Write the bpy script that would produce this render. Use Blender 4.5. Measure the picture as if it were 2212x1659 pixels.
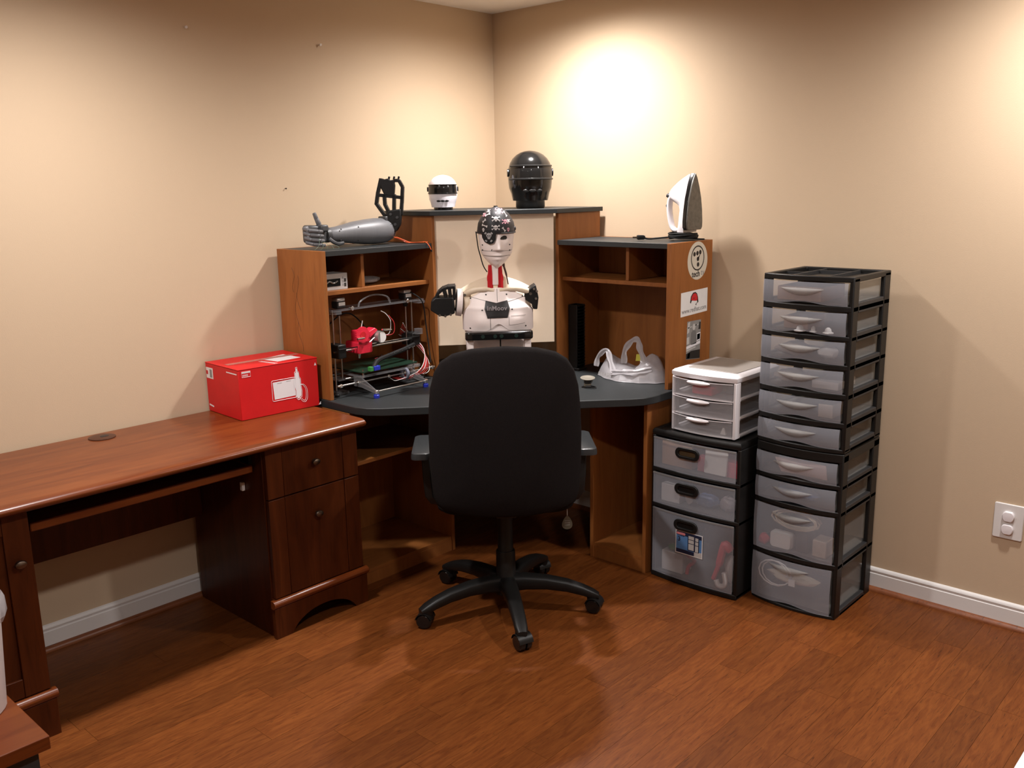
import bpy, bmesh, math, random
from mathutils import Vector, Matrix, Euler
random.seed(7)
for o in list(bpy.data.objects): bpy.data.objects.remove(o)
S = bpy.context.scene
C = S.collection
PI = math.pi

# ------------------------------------------------------------------ camera
YAW, PIT, ROL = 0.7453, 0.2134, -0.0179
fw = Vector((-math.sin(YAW)*math.cos(PIT), math.cos(YAW)*math.cos(PIT), -math.sin(PIT)))
rt = Vector((math.cos(YAW), math.sin(YAW), 0)); up = rt.cross(fw)
r2 = rt*math.cos(ROL)+up*math.sin(ROL); u2 = -rt*math.sin(ROL)+up*math.cos(ROL)
cd = bpy.data.cameras.new('camera'); cam = bpy.data.objects.new('camera', cd); C.objects.link(cam)
cam.matrix_world = Matrix(((r2.x,u2.x,-fw.x,3.3028),(r2.y,u2.y,-fw.y,-3.482),(r2.z,u2.z,-fw.z,1.6083),(0,0,0,1)))
cd.sensor_fit = 'HORIZONTAL'; cd.sensor_width = 36; cd.lens = 1973.3/2212*36; cd.clip_start = .02
S.camera = cam

# ------------------------------------------------------------------ light
W = bpy.data.worlds.new('world'); S.world = W; W.use_nodes = True
W.node_tree.nodes['Background'].inputs[0].default_value = (.9,.8,.7,1)
W.node_tree.nodes['Background'].inputs[1].default_value = .02
S.view_settings.view_transform = 'Standard'
S.view_settings.look = 'None'
S.view_settings.gamma = 1
S.view_settings.use_curve_mapping = False
S.view_settings.exposure = 1.52
CEIL = 2.44
CANS = [(.73,-.47,72),(2.72,-.47,62),(.78,-2.30,62),(2.72,-2.30,46),(.78,-4.15,16),(2.72,-4.15,12)]
for i,(x,y,e) in enumerate(CANS):
    ld = bpy.data.lights.new('downlight_lamp','SPOT'); ld.energy = e; ld.color = (1,.955,.94)
    ld.spot_size = math.radians(169); ld.spot_blend = 1.0; ld.shadow_soft_size = .06
    lo = bpy.data.objects.new('downlight_lamp', ld); C.objects.link(lo); lo.location = (x,y,CEIL-.012)

# ------------------------------------------------------------------ helpers
MATS = {}
def mat(name, col, rough=.5, metal=0., var=0., scale=(8,8,8), bump=0., bscale=60., alpha=1., spec=.5, coat=0., rand=0., detail=4., col2=None, tl=0.):
    if name in MATS: return MATS[name]
    m = bpy.data.materials.new(name); m.use_nodes = True; MATS[name] = m
    nt = m.node_tree; N = nt.nodes; L = nt.links; b = N['Principled BSDF']
    c = (*col,1)
    b.inputs['Base Color'].default_value = c
    b.inputs['Roughness'].default_value = rough; b.inputs['Metallic'].default_value = metal
    b.inputs['Specular IOR Level'].default_value = spec; b.inputs['Alpha'].default_value = alpha
    b.inputs['Coat Weight'].default_value = coat; b.inputs['Coat Roughness'].default_value = .08
    m.diffuse_color = c
    if var or bump or rand or col2:
        g = N.new('ShaderNodeNewGeometry'); mp = N.new('ShaderNodeMapping'); mp.inputs['Scale'].default_value = scale
        oi = N.new('ShaderNodeObjectInfo')
        if rand:
            ad = N.new('ShaderNodeVectorMath'); ad.operation = 'MULTIPLY_ADD'
            L.new(oi.outputs['Random'], ad.inputs[0]); ad.inputs[1].default_value = (37,53,71); L.new(g.outputs['Position'], ad.inputs[2])
            L.new(ad.outputs[0], mp.inputs[0])
        else: L.new(g.outputs['Position'], mp.inputs[0])
    if var or col2 or rand:
        n = N.new('ShaderNodeTexNoise'); n.inputs['Detail'].default_value = detail; n.inputs['Roughness'].default_value = .6; n.inputs['Scale'].default_value = 1
        if 'Distortion' in n.inputs: n.inputs['Distortion'].default_value = .4
        L.new(mp.outputs[0], n.inputs['Vector'])
        r = N.new('ShaderNodeValToRGB'); L.new(n.outputs[0], r.inputs[0])
        d = col2 or tuple(x*(1-var) for x in col); e = tuple(min(1,x*(1+var)) for x in col) if not col2 else col
        r.color_ramp.elements[0].position = .3; r.color_ramp.elements[1].position = .7
        r.color_ramp.elements[0].color = (*d,1); r.color_ramp.elements[1].color = (*e,1)
        out = r.outputs[0]
        if rand:
            h = N.new('ShaderNodeHueSaturation'); L.new(out, h.inputs['Color'])
            mr = N.new('ShaderNodeMapRange'); L.new(oi.outputs['Random'], mr.inputs[0]); mr.inputs[3].default_value = 1-rand; mr.inputs[4].default_value = 1+rand
            L.new(mr.outputs[0], h.inputs['Value']); out = h.outputs[0]
        L.new(out, b.inputs['Base Color'])
    if bump:
        n2 = N.new('ShaderNodeTexNoise'); n2.inputs['Scale'].default_value = bscale; n2.inputs['Detail'].default_value = 2
        L.new(g.outputs['Position'], n2.inputs['Vector'])
        bp = N.new('ShaderNodeBump'); bp.inputs['Strength'].default_value = bump; bp.inputs['Distance'].default_value = .002
        L.new(n2.outputs[0], bp.inputs['Height']); L.new(bp.outputs[0], b.inputs['Normal'])
    return m

def wood(name, dark, light, axis='y', rough=.35, fine=70., stretch=3.0, rand=0., vein=.5, spec=.5, coat=0., knots=True):
    """plank-like wood: long streaks along one axis, thin darker veins"""
    if name in MATS: return MATS[name]
    m = bpy.data.materials.new(name); m.use_nodes = True; MATS[name] = m
    nt = m.node_tree; N = nt.nodes; L = nt.links; b = N['Principled BSDF']
    b.inputs['Roughness'].default_value = rough; b.inputs['Specular IOR Level'].default_value = spec
    b.inputs['Coat Weight'].default_value = coat; b.inputs['Coat Roughness'].default_value = .12
    g = N.new('ShaderNodeNewGeometry'); oi = N.new('ShaderNodeObjectInfo')
    ad = N.new('ShaderNodeVectorMath'); ad.operation = 'MULTIPLY_ADD'
    L.new(oi.outputs['Random'], ad.inputs[0]); ad.inputs[1].default_value = (17,23,31) if rand else (0,0,0); L.new(g.outputs['Position'], ad.inputs[2])
    def streak(f, s, det, dist):
        mp = N.new('ShaderNodeMapping'); sc = [f,f,f]; sc['xyz'.index(axis)] = s; mp.inputs['Scale'].default_value = sc
        L.new(ad.outputs[0], mp.inputs[0])
        n = N.new('ShaderNodeTexNoise'); n.inputs['Scale'].default_value = 1; n.inputs['Detail'].default_value = det
        if 'Distortion' in n.inputs: n.inputs['Distortion'].default_value = dist
        L.new(mp.outputs[0], n.inputs['Vector']); return n.outputs[0]
    a = streak(fine*.3, stretch, 5, 1.2)
    r = N.new('ShaderNodeValToRGB'); L.new(a, r.inputs[0])
    r.color_ramp.elements[0].position = .32; r.color_ramp.elements[1].position = .68
    r.color_ramp.elements[0].color = (*dark,1); r.color_ramp.elements[1].color = (*light,1)
    v = streak(fine, stretch*1.4, 3, 2.0)
    vr = N.new('ShaderNodeValToRGB'); L.new(v, vr.inputs[0])
    vr.color_ramp.elements[0].position = .30; vr.color_ramp.elements[1].position = .42
    vr.color_ramp.elements[0].color = (vein,vein,vein,1); vr.color_ramp.elements[1].color = (1,1,1,1)
    mx = N.new('ShaderNodeMix'); mx.data_type = 'RGBA'; mx.blend_type = 'MULTIPLY'; mx.inputs[0].default_value = 1
    L.new(r.outputs[0], mx.inputs[6]); L.new(vr.outputs[0], mx.inputs[7]); out = mx.outputs[2]
    if rand:
        h = N.new('ShaderNodeHueSaturation'); L.new(out, h.inputs['Color'])
        mr = N.new('ShaderNodeMapRange'); L.new(oi.outputs['Random'], mr.inputs[0]); mr.inputs[3].default_value = 1-rand; mr.inputs[4].default_value = 1+rand
        L.new(mr.outputs[0], h.inputs['Value']); out = h.outputs[0]
    L.new(out, b.inputs['Base Color'])
    return m

class G:
    def __init__(s, M=None): s.bm = bmesh.new(); s.M = M or Matrix()
    def v(s, p): return s.bm.verts.new(s.M @ Vector(p))
    def f(s, vs):
        try: return s.bm.faces.new(vs)
        except ValueError: return None
    def box(s, x0,x1,y0,y1,z0,z1):
        v = [s.v((x,y,z)) for z in (z0,z1) for y in (y0,y1) for x in (x0,x1)]
        for q in ((0,2,3,1),(4,5,7,6),(0,1,5,4),(2,6,7,3),(0,4,6,2),(1,3,7,5)): s.f([v[i] for i in q])
        return s
    def rings(s, rs, cap0=True, cap1=True, closed=True):
        V = [[s.v(p) for p in r] for r in rs]; n = len(V[0])
        for a,b in zip(V,V[1:]):
            for i in range(n if closed else n-1): s.f([a[i],a[(i+1)%n],b[(i+1)%n],b[i]])
        if cap0 and closed: s.f(V[0][::-1])
        if cap1 and closed: s.f(V[-1])
        return s
    def grid(s, fn, nu, nv):
        V = [[s.v(fn(i/nu,j/nv)) for i in range(nu+1)] for j in range(nv+1)]
        for j in range(nv):
            for i in range(nu): s.f([V[j][i],V[j][i+1],V[j+1][i+1],V[j+1][i]])
        return s
    def slab(s, fn, th, nu, nv):
        """closed curved slab: front sheet fn(u,v), back sheet pushed by vector th"""
        T = Vector(th)
        A = [[s.v(fn(i/nu,j/nv)) for i in range(nu+1)] for j in range(nv+1)]
        B = [[s.v(Vector(fn(i/nu,j/nv))+T) for i in range(nu+1)] for j in range(nv+1)]
        for j in range(nv):
            for i in range(nu):
                s.f([A[j][i],A[j][i+1],A[j+1][i+1],A[j+1][i]]); s.f([B[j][i],B[j+1][i],B[j+1][i+1],B[j][i+1]])
        for i in range(nu):
            s.f([A[0][i],B[0][i],B[0][i+1],A[0][i+1]]); s.f([A[nv][i],A[nv][i+1],B[nv][i+1],B[nv][i]])
        for j in range(nv):
            s.f([A[j][0],A[j+1][0],B[j+1][0],B[j][0]]); s.f([A[j][nu],B[j][nu],B[j+1][nu],A[j+1][nu]])
        return s
    def cyl(s, a, b, r, r2=None, n=16):
        return s.tube([a,b],[r, r if r2 is None else r2], n)
    def tube(s, pts, r, n=8, closed=False):
        P = [Vector(p) for p in pts]; k = len(P); rs = r if isinstance(r,(list,tuple)) else [r]*k
        out = []; ref = None
        for i in range(k):
            if closed: t = P[(i+1)%k]-P[i-1]
            else: t = P[min(i+1,k-1)]-P[max(i-1,0)]
            t = t.normalized() if t.length > 1e-9 else Vector((0,0,1))
            if ref is None:
                ref = Vector((0,0,1)) if abs(t.z) < .9 else Vector((1,0,0))
            ref = (ref - t*ref.dot(t))
            if ref.length < 1e-5: ref = t.orthogonal()
            ref.normalize(); w = t.cross(ref)
            out.append([P[i]+ref*(math.cos(2*PI*j/n)*rs[i])+w*(math.sin(2*PI*j/n)*rs[i]) for j in range(n)])
        if closed:
            V = [[s.v(p) for p in q] for q in out]
            for i in range(k):
                a,b = V[i],V[(i+1)%k]
                for j in range(n): s.f([a[j],a[(j+1)%n],b[(j+1)%n],b[j]])
        else: s.rings(out)
        return s
    def lathe(s, prof, n=24, c=(0,0,0), cap=True):
        c = Vector(c)
        return s.rings([[c+Vector((max(r,1e-4)*math.cos(2*PI*j/n), max(r,1e-4)*math.sin(2*PI*j/n), z)) for j in range(n)] for r,z in prof], cap, cap)
    def prism(s, poly, a, b, ax='z'):
        f = {'z':lambda p,h:(p[0],p[1],h),'x':lambda p,h:(h,p[0],p[1]),'y':lambda p,h:(p[0],h,p[1])}[ax]
        return s.rings([[f(p,a) for p in poly],[f(p,b) for p in poly]])
    def ell(s, c, r, nu=20, nv=12):
        c = Vector(c); rr = (r,r,r) if not isinstance(r,(list,tuple)) else r
        return s.rings([[c+Vector((rr[0]*max(math.sin(PI*j/nv),.002)*math.cos(2*PI*i/nu), rr[1]*max(math.sin(PI*j/nv),.002)*math.sin(2*PI*i/nu), -rr[2]*math.cos(PI*j/nv))) for i in range(nu)] for j in range(nv+1)])
    def pillow(s, out, tf, tb, p=4., fn=None, ks=(1,.985,.95,.87,.7,.4,.12)):
        """cushion from a 2d outline (x,z); swells tf towards -y and tb towards +y"""
        cx = sum(q[0] for q in out)/len(out); cz = sum(q[1] for q in out)/len(out)
        fn = fn or (lambda x,y,z:(x,y,z))
        def ring(k,t): h = (1-k**p)**(1/p)*t; return [fn(cx+(q[0]-cx)*k, h, cz+(q[1]-cz)*k) for q in out]
        rs = [ring(k,-tf) for k in ks[::-1]]+[ring(k,tb) for k in ks[1:]]
        return s.rings(rs)
    def obj(s, name, m, parent=None, world=False, bev=0., seg=2, ang=40, label=None, kind=None, tri=False):
        bm = s.bm
        bmesh.ops.recalc_face_normals(bm, faces=bm.faces[:])
        if parent is not None and world: bm.transform(MATRIX[parent].inverted())
        me = bpy.data.meshes.new(name); bm.to_mesh(me); bm.free()
        for p in me.polygons: p.use_smooth = True
        me.set_sharp_from_angle(angle=math.radians(ang))
        me.materials.append(m)
        o = bpy.data.objects.new(name, me); C.objects.link(o)
        if parent is not None: o.parent = parent; MATRIX[o] = MATRIX[parent]
        else: MATRIX[o] = Matrix()
        if bev:
            b = o.modifiers.new('bevel','BEVEL'); b.width = bev; b.segments = seg; b.limit_method = 'ANGLE'; b.angle_limit = math.radians(50)
        if label: o['label'] = label
        if kind: o['kind'] = kind
        return o
MATRIX = {}
def thing(name, label, cat, loc=(0,0,0), rz=0., group=None):
    o = bpy.data.objects.new(name, None); C.objects.link(o); o.empty_display_size = .05
    o.location = loc; o.rotation_euler = (0,0,rz); MATRIX[o] = Matrix.Translation(loc) @ Matrix.Rotation(rz,4,'Z')
    o['label'] = label; o['category'] = cat
    if group: o['group'] = group
    return o
def tag(o, label, cat, group=None):
    o['label'] = label; o['category'] = cat
    if group: o['group'] = group
    return o
def single(g, name, m, label, cat, group=None, loc=None, **k):
    """a thing that is one mesh; mesh given in world coordinates, origin moved to its base"""
    bm = g.bm; vs = [v.co for v in bm.verts]
    c = Vector(((min(v.x for v in vs)+max(v.x for v in vs))/2,(min(v.y for v in vs)+max(v.y for v in vs))/2,min(v.z for v in vs)))
    bm.transform(Matrix.Translation(-c)); o = g.obj(name, m, **k); o.location = c
    return tag(o, label, cat, group)
def text(name, s, size, m, parent, M, ext=.0004, align='CENTER', world=True, bold=0., shear=0., space=1.):
    cu = bpy.data.curves.new('t','FONT'); cu.body = s; cu.size = size; cu.extrude = ext; cu.align_x = align; cu.align_y = 'CENTER'; cu.offset = bold; cu.shear = shear; cu.space_character = space
    cu.resolution_u = 3
    t = bpy.data.objects.new('t', cu); C.objects.link(t)
    dg = bpy.context.evaluated_depsgraph_get(); me = bpy.data.meshes.new_from_object(t.evaluated_get(dg))
    bpy.data.objects.remove(t); bpy.data.curves.remove(cu)
    me.transform((MATRIX[parent].inverted() if world else Matrix()) @ M); me.materials.clear(); me.materials.append(m); me.name = name
    o = bpy.data.objects.new(name, me); C.objects.link(o); o.parent = parent; MATRIX[o] = MATRIX[parent]
    return o
def frame(o, U, V):
    U = Vector(U).normalized(); V = Vector(V).normalized(); n = U.cross(V)
    return Matrix(((U.x,V.x,n.x,o[0]),(U.y,V.y,n.y,o[1]),(U.z,V.z,n.z,o[2]),(0,0,0,1)))
def ellipse(cx,cy,rx,ry,n=24): return [(cx+rx*math.cos(2*PI*i/n), cy+ry*math.sin(2*PI*i/n)) for i in range(n)]
def rrect(x0,x1,y0,y1,r,n=5):
    out = []
    for cx,cy,a in ((x1-r,y1-r,0),(x0+r,y1-r,90),(x0+r,y0+r,180),(x1-r,y0+r,270)):
        for i in range(n+1): t = math.radians(a+90*i/n); out.append((cx+r*math.cos(t),cy+r*math.sin(t)))
    return out
def stadium(cx,cy,w,h,n=8): return rrect(cx-w/2,cx+w/2,cy-h/2,cy+h/2,min(w,h)/2-1e-4,n)
def curve(pts, n=8):
    """catmull-rom through points"""
    P = [Vector(p) for p in pts]; P = [P[0]*2-P[1]]+P+[P[-1]*2-P[-2]]; out = []
    for i in range(1,len(P)-2):
        for k in range(n):
            t = k/n; a,b,c,d = P[i-1:i+3]
            out.append(.5*((2*b)+(c-a)*t+(2*a-5*b+4*c-d)*t*t+(3*b-a-3*c+d)*t**3))
    return out+[P[-2]]
def ringprism(g, outer, inner, a, b, ax='z'):
    f = {'z':lambda p,h:(p[0],p[1],h),'x':lambda p,h:(h,p[0],p[1]),'y':lambda p,h:(p[0],h,p[1])}[ax]; n = len(outer)
    V = [[g.v(f(p,h)) for p in q] for q,h in ((outer,a),(outer,b),(inner,b),(inner,a))]
    for k in range(4):
        A,B = V[k],V[(k+1)%4]
        for i in range(n): g.f([A[i],A[(i+1)%n],B[(i+1)%n],B[i]])
    return g

# ------------------------------------------------------------------ materials
paint = mat('wall_paint',(.555,.425,.292),.75,bump=.12,bscale=260,spec=.25)
ceilm = mat('ceiling_paint',(.82,.79,.74),.9,bump=.1,bscale=200,spec=.2)
white_trim = mat('trim_white',(.72,.70,.68),.4,var=.03,scale=(3,3,3))
plankm = wood('laminate_plank',(.108,.0280,.0055),(.162,.0480,.0098),'y',.42,fine=210,stretch=9,rand=.15,vein=.50,spec=.22)
qround = wood('quarter_round_wood',(.16,.045,.013),(.22,.068,.02),'y',.4,60,3)
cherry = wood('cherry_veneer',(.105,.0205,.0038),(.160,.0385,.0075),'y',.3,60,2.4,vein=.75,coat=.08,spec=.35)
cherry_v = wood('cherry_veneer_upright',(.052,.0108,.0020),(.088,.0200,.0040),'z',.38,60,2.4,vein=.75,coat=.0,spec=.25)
oak = wood('orange_laminate',(.245,.083,.0195),(.315,.112,.027),'z',.5,55,2.4,vein=.85,spec=.35)
oak_h = wood('orange_laminate_flat',(.245,.083,.0195),(.315,.112,.027),'y',.5,55,2.4,vein=.85,spec=.35)
slate = mat('slate_laminate',(.0165,.0195,.0205),.5,var=.15,scale=(300,300,300),bump=.08,bscale=500)
board = mat('white_board',(.93,.78,.60),.6,var=.02,scale=(6,6,6),bump=.05,bscale=300)
blackp = mat('black_plastic',(.010,.0095,.009),.42,spec=.3,bump=.1,bscale=700)
darkp = mat('charcoal_plastic',(.028,.028,.029),.45,spec=.35,bump=.1,bscale=600)
gloss_black = mat('gloss_black',(.008,.008,.008),.14,var=.1,scale=(20,20,20))
fabric = mat('black_fabric',(.011,.009,.009),.95,var=.25,scale=(400,400,400),bump=.5,bscale=900,spec=.1)
armpad = mat('arm_pad_plastic',(.03,.033,.035),.35,bump=.15,bscale=500)
frost = mat('frosted_plastic',(.50,.53,.60),.34,alpha=.27,var=.03,scale=(5,5,5),spec=.5)
frost_w = mat('clear_frosted_plastic',(.46,.45,.47),.3,alpha=.30,var=.03,scale=(5,5,5))
frost_side = mat('frosted_bin',(.40,.39,.37),.35,alpha=.22,var=.03,scale=(5,5,5))
frost_handle = mat('frosted_handle',(.36,.345,.33),.5,alpha=.34,spec=.25,var=.03,scale=(5,5,5))
whitep = mat('white_plastic',(.78,.75,.77),.35,var=.02,scale=(5,5,5),bump=.03)
robot_w = mat('printed_white_plastic',(.90,.81,.78),.45,var=.02,scale=(4,4,60),bump=.08,bscale=500)
robot_c = mat('printed_cream_plastic',(.78,.66,.50),.4,var=.03,scale=(4,4,60),bump=.08,bscale=500)
robot_k = mat('printed_black_plastic',(.010,.010,.010),.45,spec=.3,var=.2,scale=(4,4,200),bump=.25,bscale=400)
robot_g = mat('printed_grey_plastic',(.13,.132,.14),.42,var=.08,scale=(4,300,4),bump=.12,bscale=400)
robot_g2 = mat('printed_dark_grey_plastic',(.05,.052,.055),.45,var=.1,scale=(4,300,4),bump=.12,bscale=400)
redp = mat('red_plastic',(.55,.012,.02),.4,var=.1,scale=(20,20,20))
hotred = mat('printed_red_plastic',(.72,.02,.05),.4,var=.08,scale=(20,20,200))
redbox = mat('red_cardboard',(.58,.008,.010),.5,var=.05,scale=(14,14,14),bump=.05,bscale=120,spec=.4)
ink_w = mat('white_ink',(.78,.76,.78),.5,var=.02)
ink_k = mat('black_ink',(.02,.017,.015),.6,var=.05)
ink_g = mat('grey_ink',(.25,.24,.23),.6,var=.05)
ink_lg = mat('light_grey_ink',(.5,.48,.46),.6,var=.05)
ink_r = mat('red_ink',(.55,.015,.02),.6,var=.05)
ink_b = mat('blue_ink',(.10,.24,.50),.5,var=.1)
ink_db = mat('navy_ink',(.012,.018,.05),.5,var=.1)
paper_t = mat('sticker_paper',(.60,.55,.45),.55,var=.03,scale=(20,20,20))
paper_w = mat('white_paper',(.74,.72,.70),.6,var=.03,scale=(20,20,20))
chrome = mat('chrome',(.75,.74,.72),.2,1.,var=.03)
steel = mat('steel_rod',(.50,.49,.47),.3,1.,var=.05,scale=(40,40,40))
bronze = mat('antique_bronze',(.16,.12,.09),.35,1.,var=.15,scale=(60,60,60))
acrylic = mat('clear_acrylic',(.35,.35,.36),.15,alpha=.2,var=.02)
cardboard = mat('brown_cardboard',(.46,.26,.15),.8,var=.1,scale=(30,30,8))
wire_r = mat('red_wire',(.45,.02,.02),.5,var=.1); wire_o = mat('orange_wire',(.75,.12,.03),.5,var=.1)
wire_k = mat('black_wire',(.010,.010,.010),.6,var=.1,spec=.2)
pcb = mat('green_board',(.004,.022,.011),.4,var=.3,scale=(90,90,90))
bluep = mat('blue_plastic',(.02,.035,.45),.35,var=.1)
bagm = mat('grocery_bag_film',(.50,.48,.50),.3,alpha=.55,var=.08,scale=(25,25,25),bump=.5,bscale=45)
cream_c = mat('cream_cable',(.62,.52,.38),.5,var=.05)

# ------------------------------------------------------------------ room
RX, RY = 4.7, -5.3
def struct(o): o['kind'] = 'structure'; return o
floor = struct(G().box(-.1,RX+.1,RY-.1,.1,-.12,-.009).obj('floor', mat('floor_underlay',(.05,.02,.01),.6,var=.2)))
pw = .098
pk = G(); pk.box(-.5,.5,-.5,.5,-1,0)
pkm = None
row = 0; x = .02
while x < RX-.05:
    y = -.02 + 0; L0 = random.uniform(.25,1.1); first = True
    while y > -3.75:
        ln = L0 if first else random.choice((.62,.85,.95,1.2)); first = False
        if y-ln < RY: ln = y-RY
        if pkm is None:
            o = pk.obj('plank', plankm, floor); pkm = o.data
        else:
            o = bpy.data.objects.new('plank', pkm); C.objects.link(o); o.parent = floor
        wx = min(pw, RX-x)
        o.location = (x+wx/2, y-ln/2, 0); o.scale = (wx-.0007, ln-.0008, .0088)
        y -= ln
    x += pw
# rear boards, never in view
rear = G()
for i in range(int((RX-.02)/pw)): rear.box(.02+i*pw,.02+(i+1)*pw-.001,RY,-4.72,-.0088,-.0004)
rear.obj('rear_boards', plankm, floor, kind='stuff')
struct(G().box(-.12,0,RY-.1,.12,-.1,CEIL+.1).obj('wall_left', paint))
struct(G().box(0,RX+.12,0,.12,-.1,CEIL+.1).obj('wall_right', paint))
struct(G().box(RX,RX+.12,RY-.1,0,-.1,CEIL+.1).obj('wall_side', paint))
struct(G().box(0,RX,RY-.12,RY,-.1,CEIL+.1).obj('wall_rear', paint))
ceil = struct(G().box(-.12,RX+.12,RY-.12,.12,CEIL,CEIL+.1).obj('ceiling', ceilm))
bulbm = mat('bulb_glass',(.9,.85,.8),.3)
bn = bulbm.node_tree.nodes['Principled BSDF']; bn.inputs['Emission Color'].default_value = (1,.9,.78,1); bn.inputs['Emission Strength'].default_value = 6
for x,y,e in CANS:
    g = G(Matrix.Translation((x,y,CEIL))); ringprism(g, ellipse(0,0,.095,.095,32), ellipse(0,0,.07,.07,32), -.006, .0); g.obj('downlight_ring', white_trim, ceil)
    g = G(Matrix.Translation((x,y,CEIL))); g.prism(ellipse(0,0,.069,.069,24),-.002,.0); g.obj('downlight_lens', bulbm, ceil)
# baseboards with a stepped cap, wooden quarter round in front
def baseboard(name, pts):
    prof = [(0,0),(.012,0),(.012,.070),(.009,.073),(.009,.079),(.0115,.082),(.010,.089),(.004,.094),(0,.095)]
    (ax,ay),(bx,by),(nx,ny) = pts
    g = G(); g.rings([[(px+nx*d,py+ny*d,z) for d,z in prof] for px,py in ((ax,ay),(bx,by))]); return struct(g.obj(name, white_trim))
def quarter(name, pts):
    prof = [(.012,0),(.030,0)]+[(.012+.018*math.cos(t*PI/12),.018*math.sin(t*PI/12)) for t in range(1,7)]
    (ax,ay),(bx,by),(nx,ny) = pts
    g = G(); g.rings([[(px+nx*d,py+ny*d,z) for d,z in prof] for px,py in ((ax,ay),(bx,by))]); return struct(g.obj(name, qround))
LW = ((0,RY),(0,-.012),(1,0)); RWL = ((0,0),(RX,0),(0,-1))
baseboard('baseboard_left', LW); baseboard('baseboard_right', RWL)
quarter('trim_1', ((0,RY),(0,-.03),(1,0))); quarter('trim_2', ((.012,0),(RX,0),(0,-1)))
# outlet with round safety covers
t = thing('wall_outlet','white electrical outlet plate with round safety covers on the tan wall','outlet',(2.507,0,.335))
g = G(); g.prism(rrect(2.458,2.556,.333,.465,.006),-.007,0,'y'); g.obj('cover_plate', white_trim, t, True, bev=.003)
for z in (.419,.371):
    g = G(); g.rings([[(2.507+a*k,-.007-h,z+b*k) for a,b in [(q[0],max(-.019,min(.019,q[1]))) for q in ellipse(0,0,.0205,.0225,28)]] for k,h in ((1,0),(1,.006),(.86,.010),(.3,.011))])
    g.obj('outlet_cover', whitep, t, True)
# nails in the left wall
for (y,z,lb,m) in ((-1.653,2.203,'tiny white nail high on the tan wall, farther from the corner',white_trim),(-1.053,2.197,'tiny white nail high on the tan wall, nearer the corner',white_trim),(-1.266,1.615,'tiny dark nail in the tan wall above the grey robotic hand',ink_k)):
    k = .6 if m is ink_k else 1
    t = thing('nail', lb, 'nail', (0,y,z), group='nails in the wall')
    G().cyl((-.004,y,z),(.012*k,y,z),.0022*k,n=8).obj('shank', m, t, True); G().cyl((.012*k,y,z),(.014*k,y,z-.001),.0055*k,n=12).obj('head', m, t, True)

# ------------------------------------------------------------------ cherry computer desk along the left wall
D = thing('computer_desk','cherry wood computer desk with pull-out tray standing along the tan wall','desk',(.3,-2.22,0))
YR, YL = -1.39, -3.05
def P_(g,name,m,par=D,**k): return g.obj(name,m,par,True,**k)
# top with rounded nose
nose = [(.012,.722)]+[(.585+.032*math.cos(a),.7385+.0165*math.sin(a)) for a in [math.radians(x) for x in range(-90,91,15)]]+[(.012,.755)]
g = G(); g.prism(nose, YL, YR, 'y'); top = P_(g,'tabletop',cherry,bev=.003)
gm = G(); gm.M = Matrix.Translation((.082,-2.158,.755)); gm.lathe([(.046,0),(.046,.003),(.040,.0045),(.001,.0045)],28); gr_ = P_(gm,'cable_grommet',mat('brown_plastic',(.055,.016,.006),.5,var=.1),top)
g = G(Matrix.Translation((.084,-2.15,.7597))); g.prism(stadium(0,0,.020,.030),0,.0006); P_(g,'slot',ink_k,gr_)
FX = .568
def pedestal(y0,y1):
    g = G()
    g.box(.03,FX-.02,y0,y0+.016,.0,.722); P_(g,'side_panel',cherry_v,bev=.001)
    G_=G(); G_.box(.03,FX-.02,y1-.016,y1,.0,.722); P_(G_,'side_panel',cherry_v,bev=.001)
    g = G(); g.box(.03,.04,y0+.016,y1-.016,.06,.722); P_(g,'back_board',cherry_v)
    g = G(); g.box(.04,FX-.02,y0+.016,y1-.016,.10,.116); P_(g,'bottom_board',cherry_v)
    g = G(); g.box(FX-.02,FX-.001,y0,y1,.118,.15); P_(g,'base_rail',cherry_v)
    # moulding and arched kick
    g = G(); g.prism([(FX-.01,.118),(FX+.006,.118),(FX+.012,.122),(FX+.018,.130),(FX+.018,.138),(FX+.012,.146),(FX+.002,.149),(FX-.01,.149)],y0-.012,y1+.012,'y'); P_(g,'base_moulding',cherry)
    c = (y0+y1)/2+.005; r = .150
    arc = [(c+r*math.cos(math.radians(a)), -.02+.088*math.sin(math.radians(a))) for a in range(0,181,9)]
    arc = [(a,max(0.0,b)) for a,b in arc]
    poly = [(y0-.008,0),(y0-.008,.118),(y1+.008,.118),(y1+.008,0)]+[p for p in arc]
    g = G(); g.prism(poly,FX-.012,FX+.008,'x'); P_(g,'arched_kick_board',cherry_v,bev=.001)
pedestal(-1.81,-1.402)
def knob(y,z,par,x=FX):
    g = G(frame((x,y,z),(0,1,0),(0,0,1))); g.lathe([(.007,0),(.006,.010),(.008,.014)],14,cap=False)
    g.rings([[(a*k*1.15,b*k*.8,h) for a,b in ellipse(0,0,.0155,.0155,20)] for k,h in ((.5,.012),(.95,.014),(1,.018),(.85,.023),(.4,.026),(.02,.0265))])
    P_(g,'knob',bronze,par)
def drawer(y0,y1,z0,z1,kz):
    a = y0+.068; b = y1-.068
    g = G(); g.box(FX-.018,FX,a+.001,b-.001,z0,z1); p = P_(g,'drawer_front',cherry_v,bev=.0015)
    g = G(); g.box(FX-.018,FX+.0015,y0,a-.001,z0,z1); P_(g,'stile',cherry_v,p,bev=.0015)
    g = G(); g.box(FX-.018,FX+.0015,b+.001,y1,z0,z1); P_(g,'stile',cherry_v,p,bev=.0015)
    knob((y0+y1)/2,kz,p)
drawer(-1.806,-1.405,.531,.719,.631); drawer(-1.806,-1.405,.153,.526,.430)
g = G(); g.box(.412,.428,-1.8225,-1.8105,.54,.572); P_(g,'cable_clip',paper_w,bev=.002)
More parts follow.
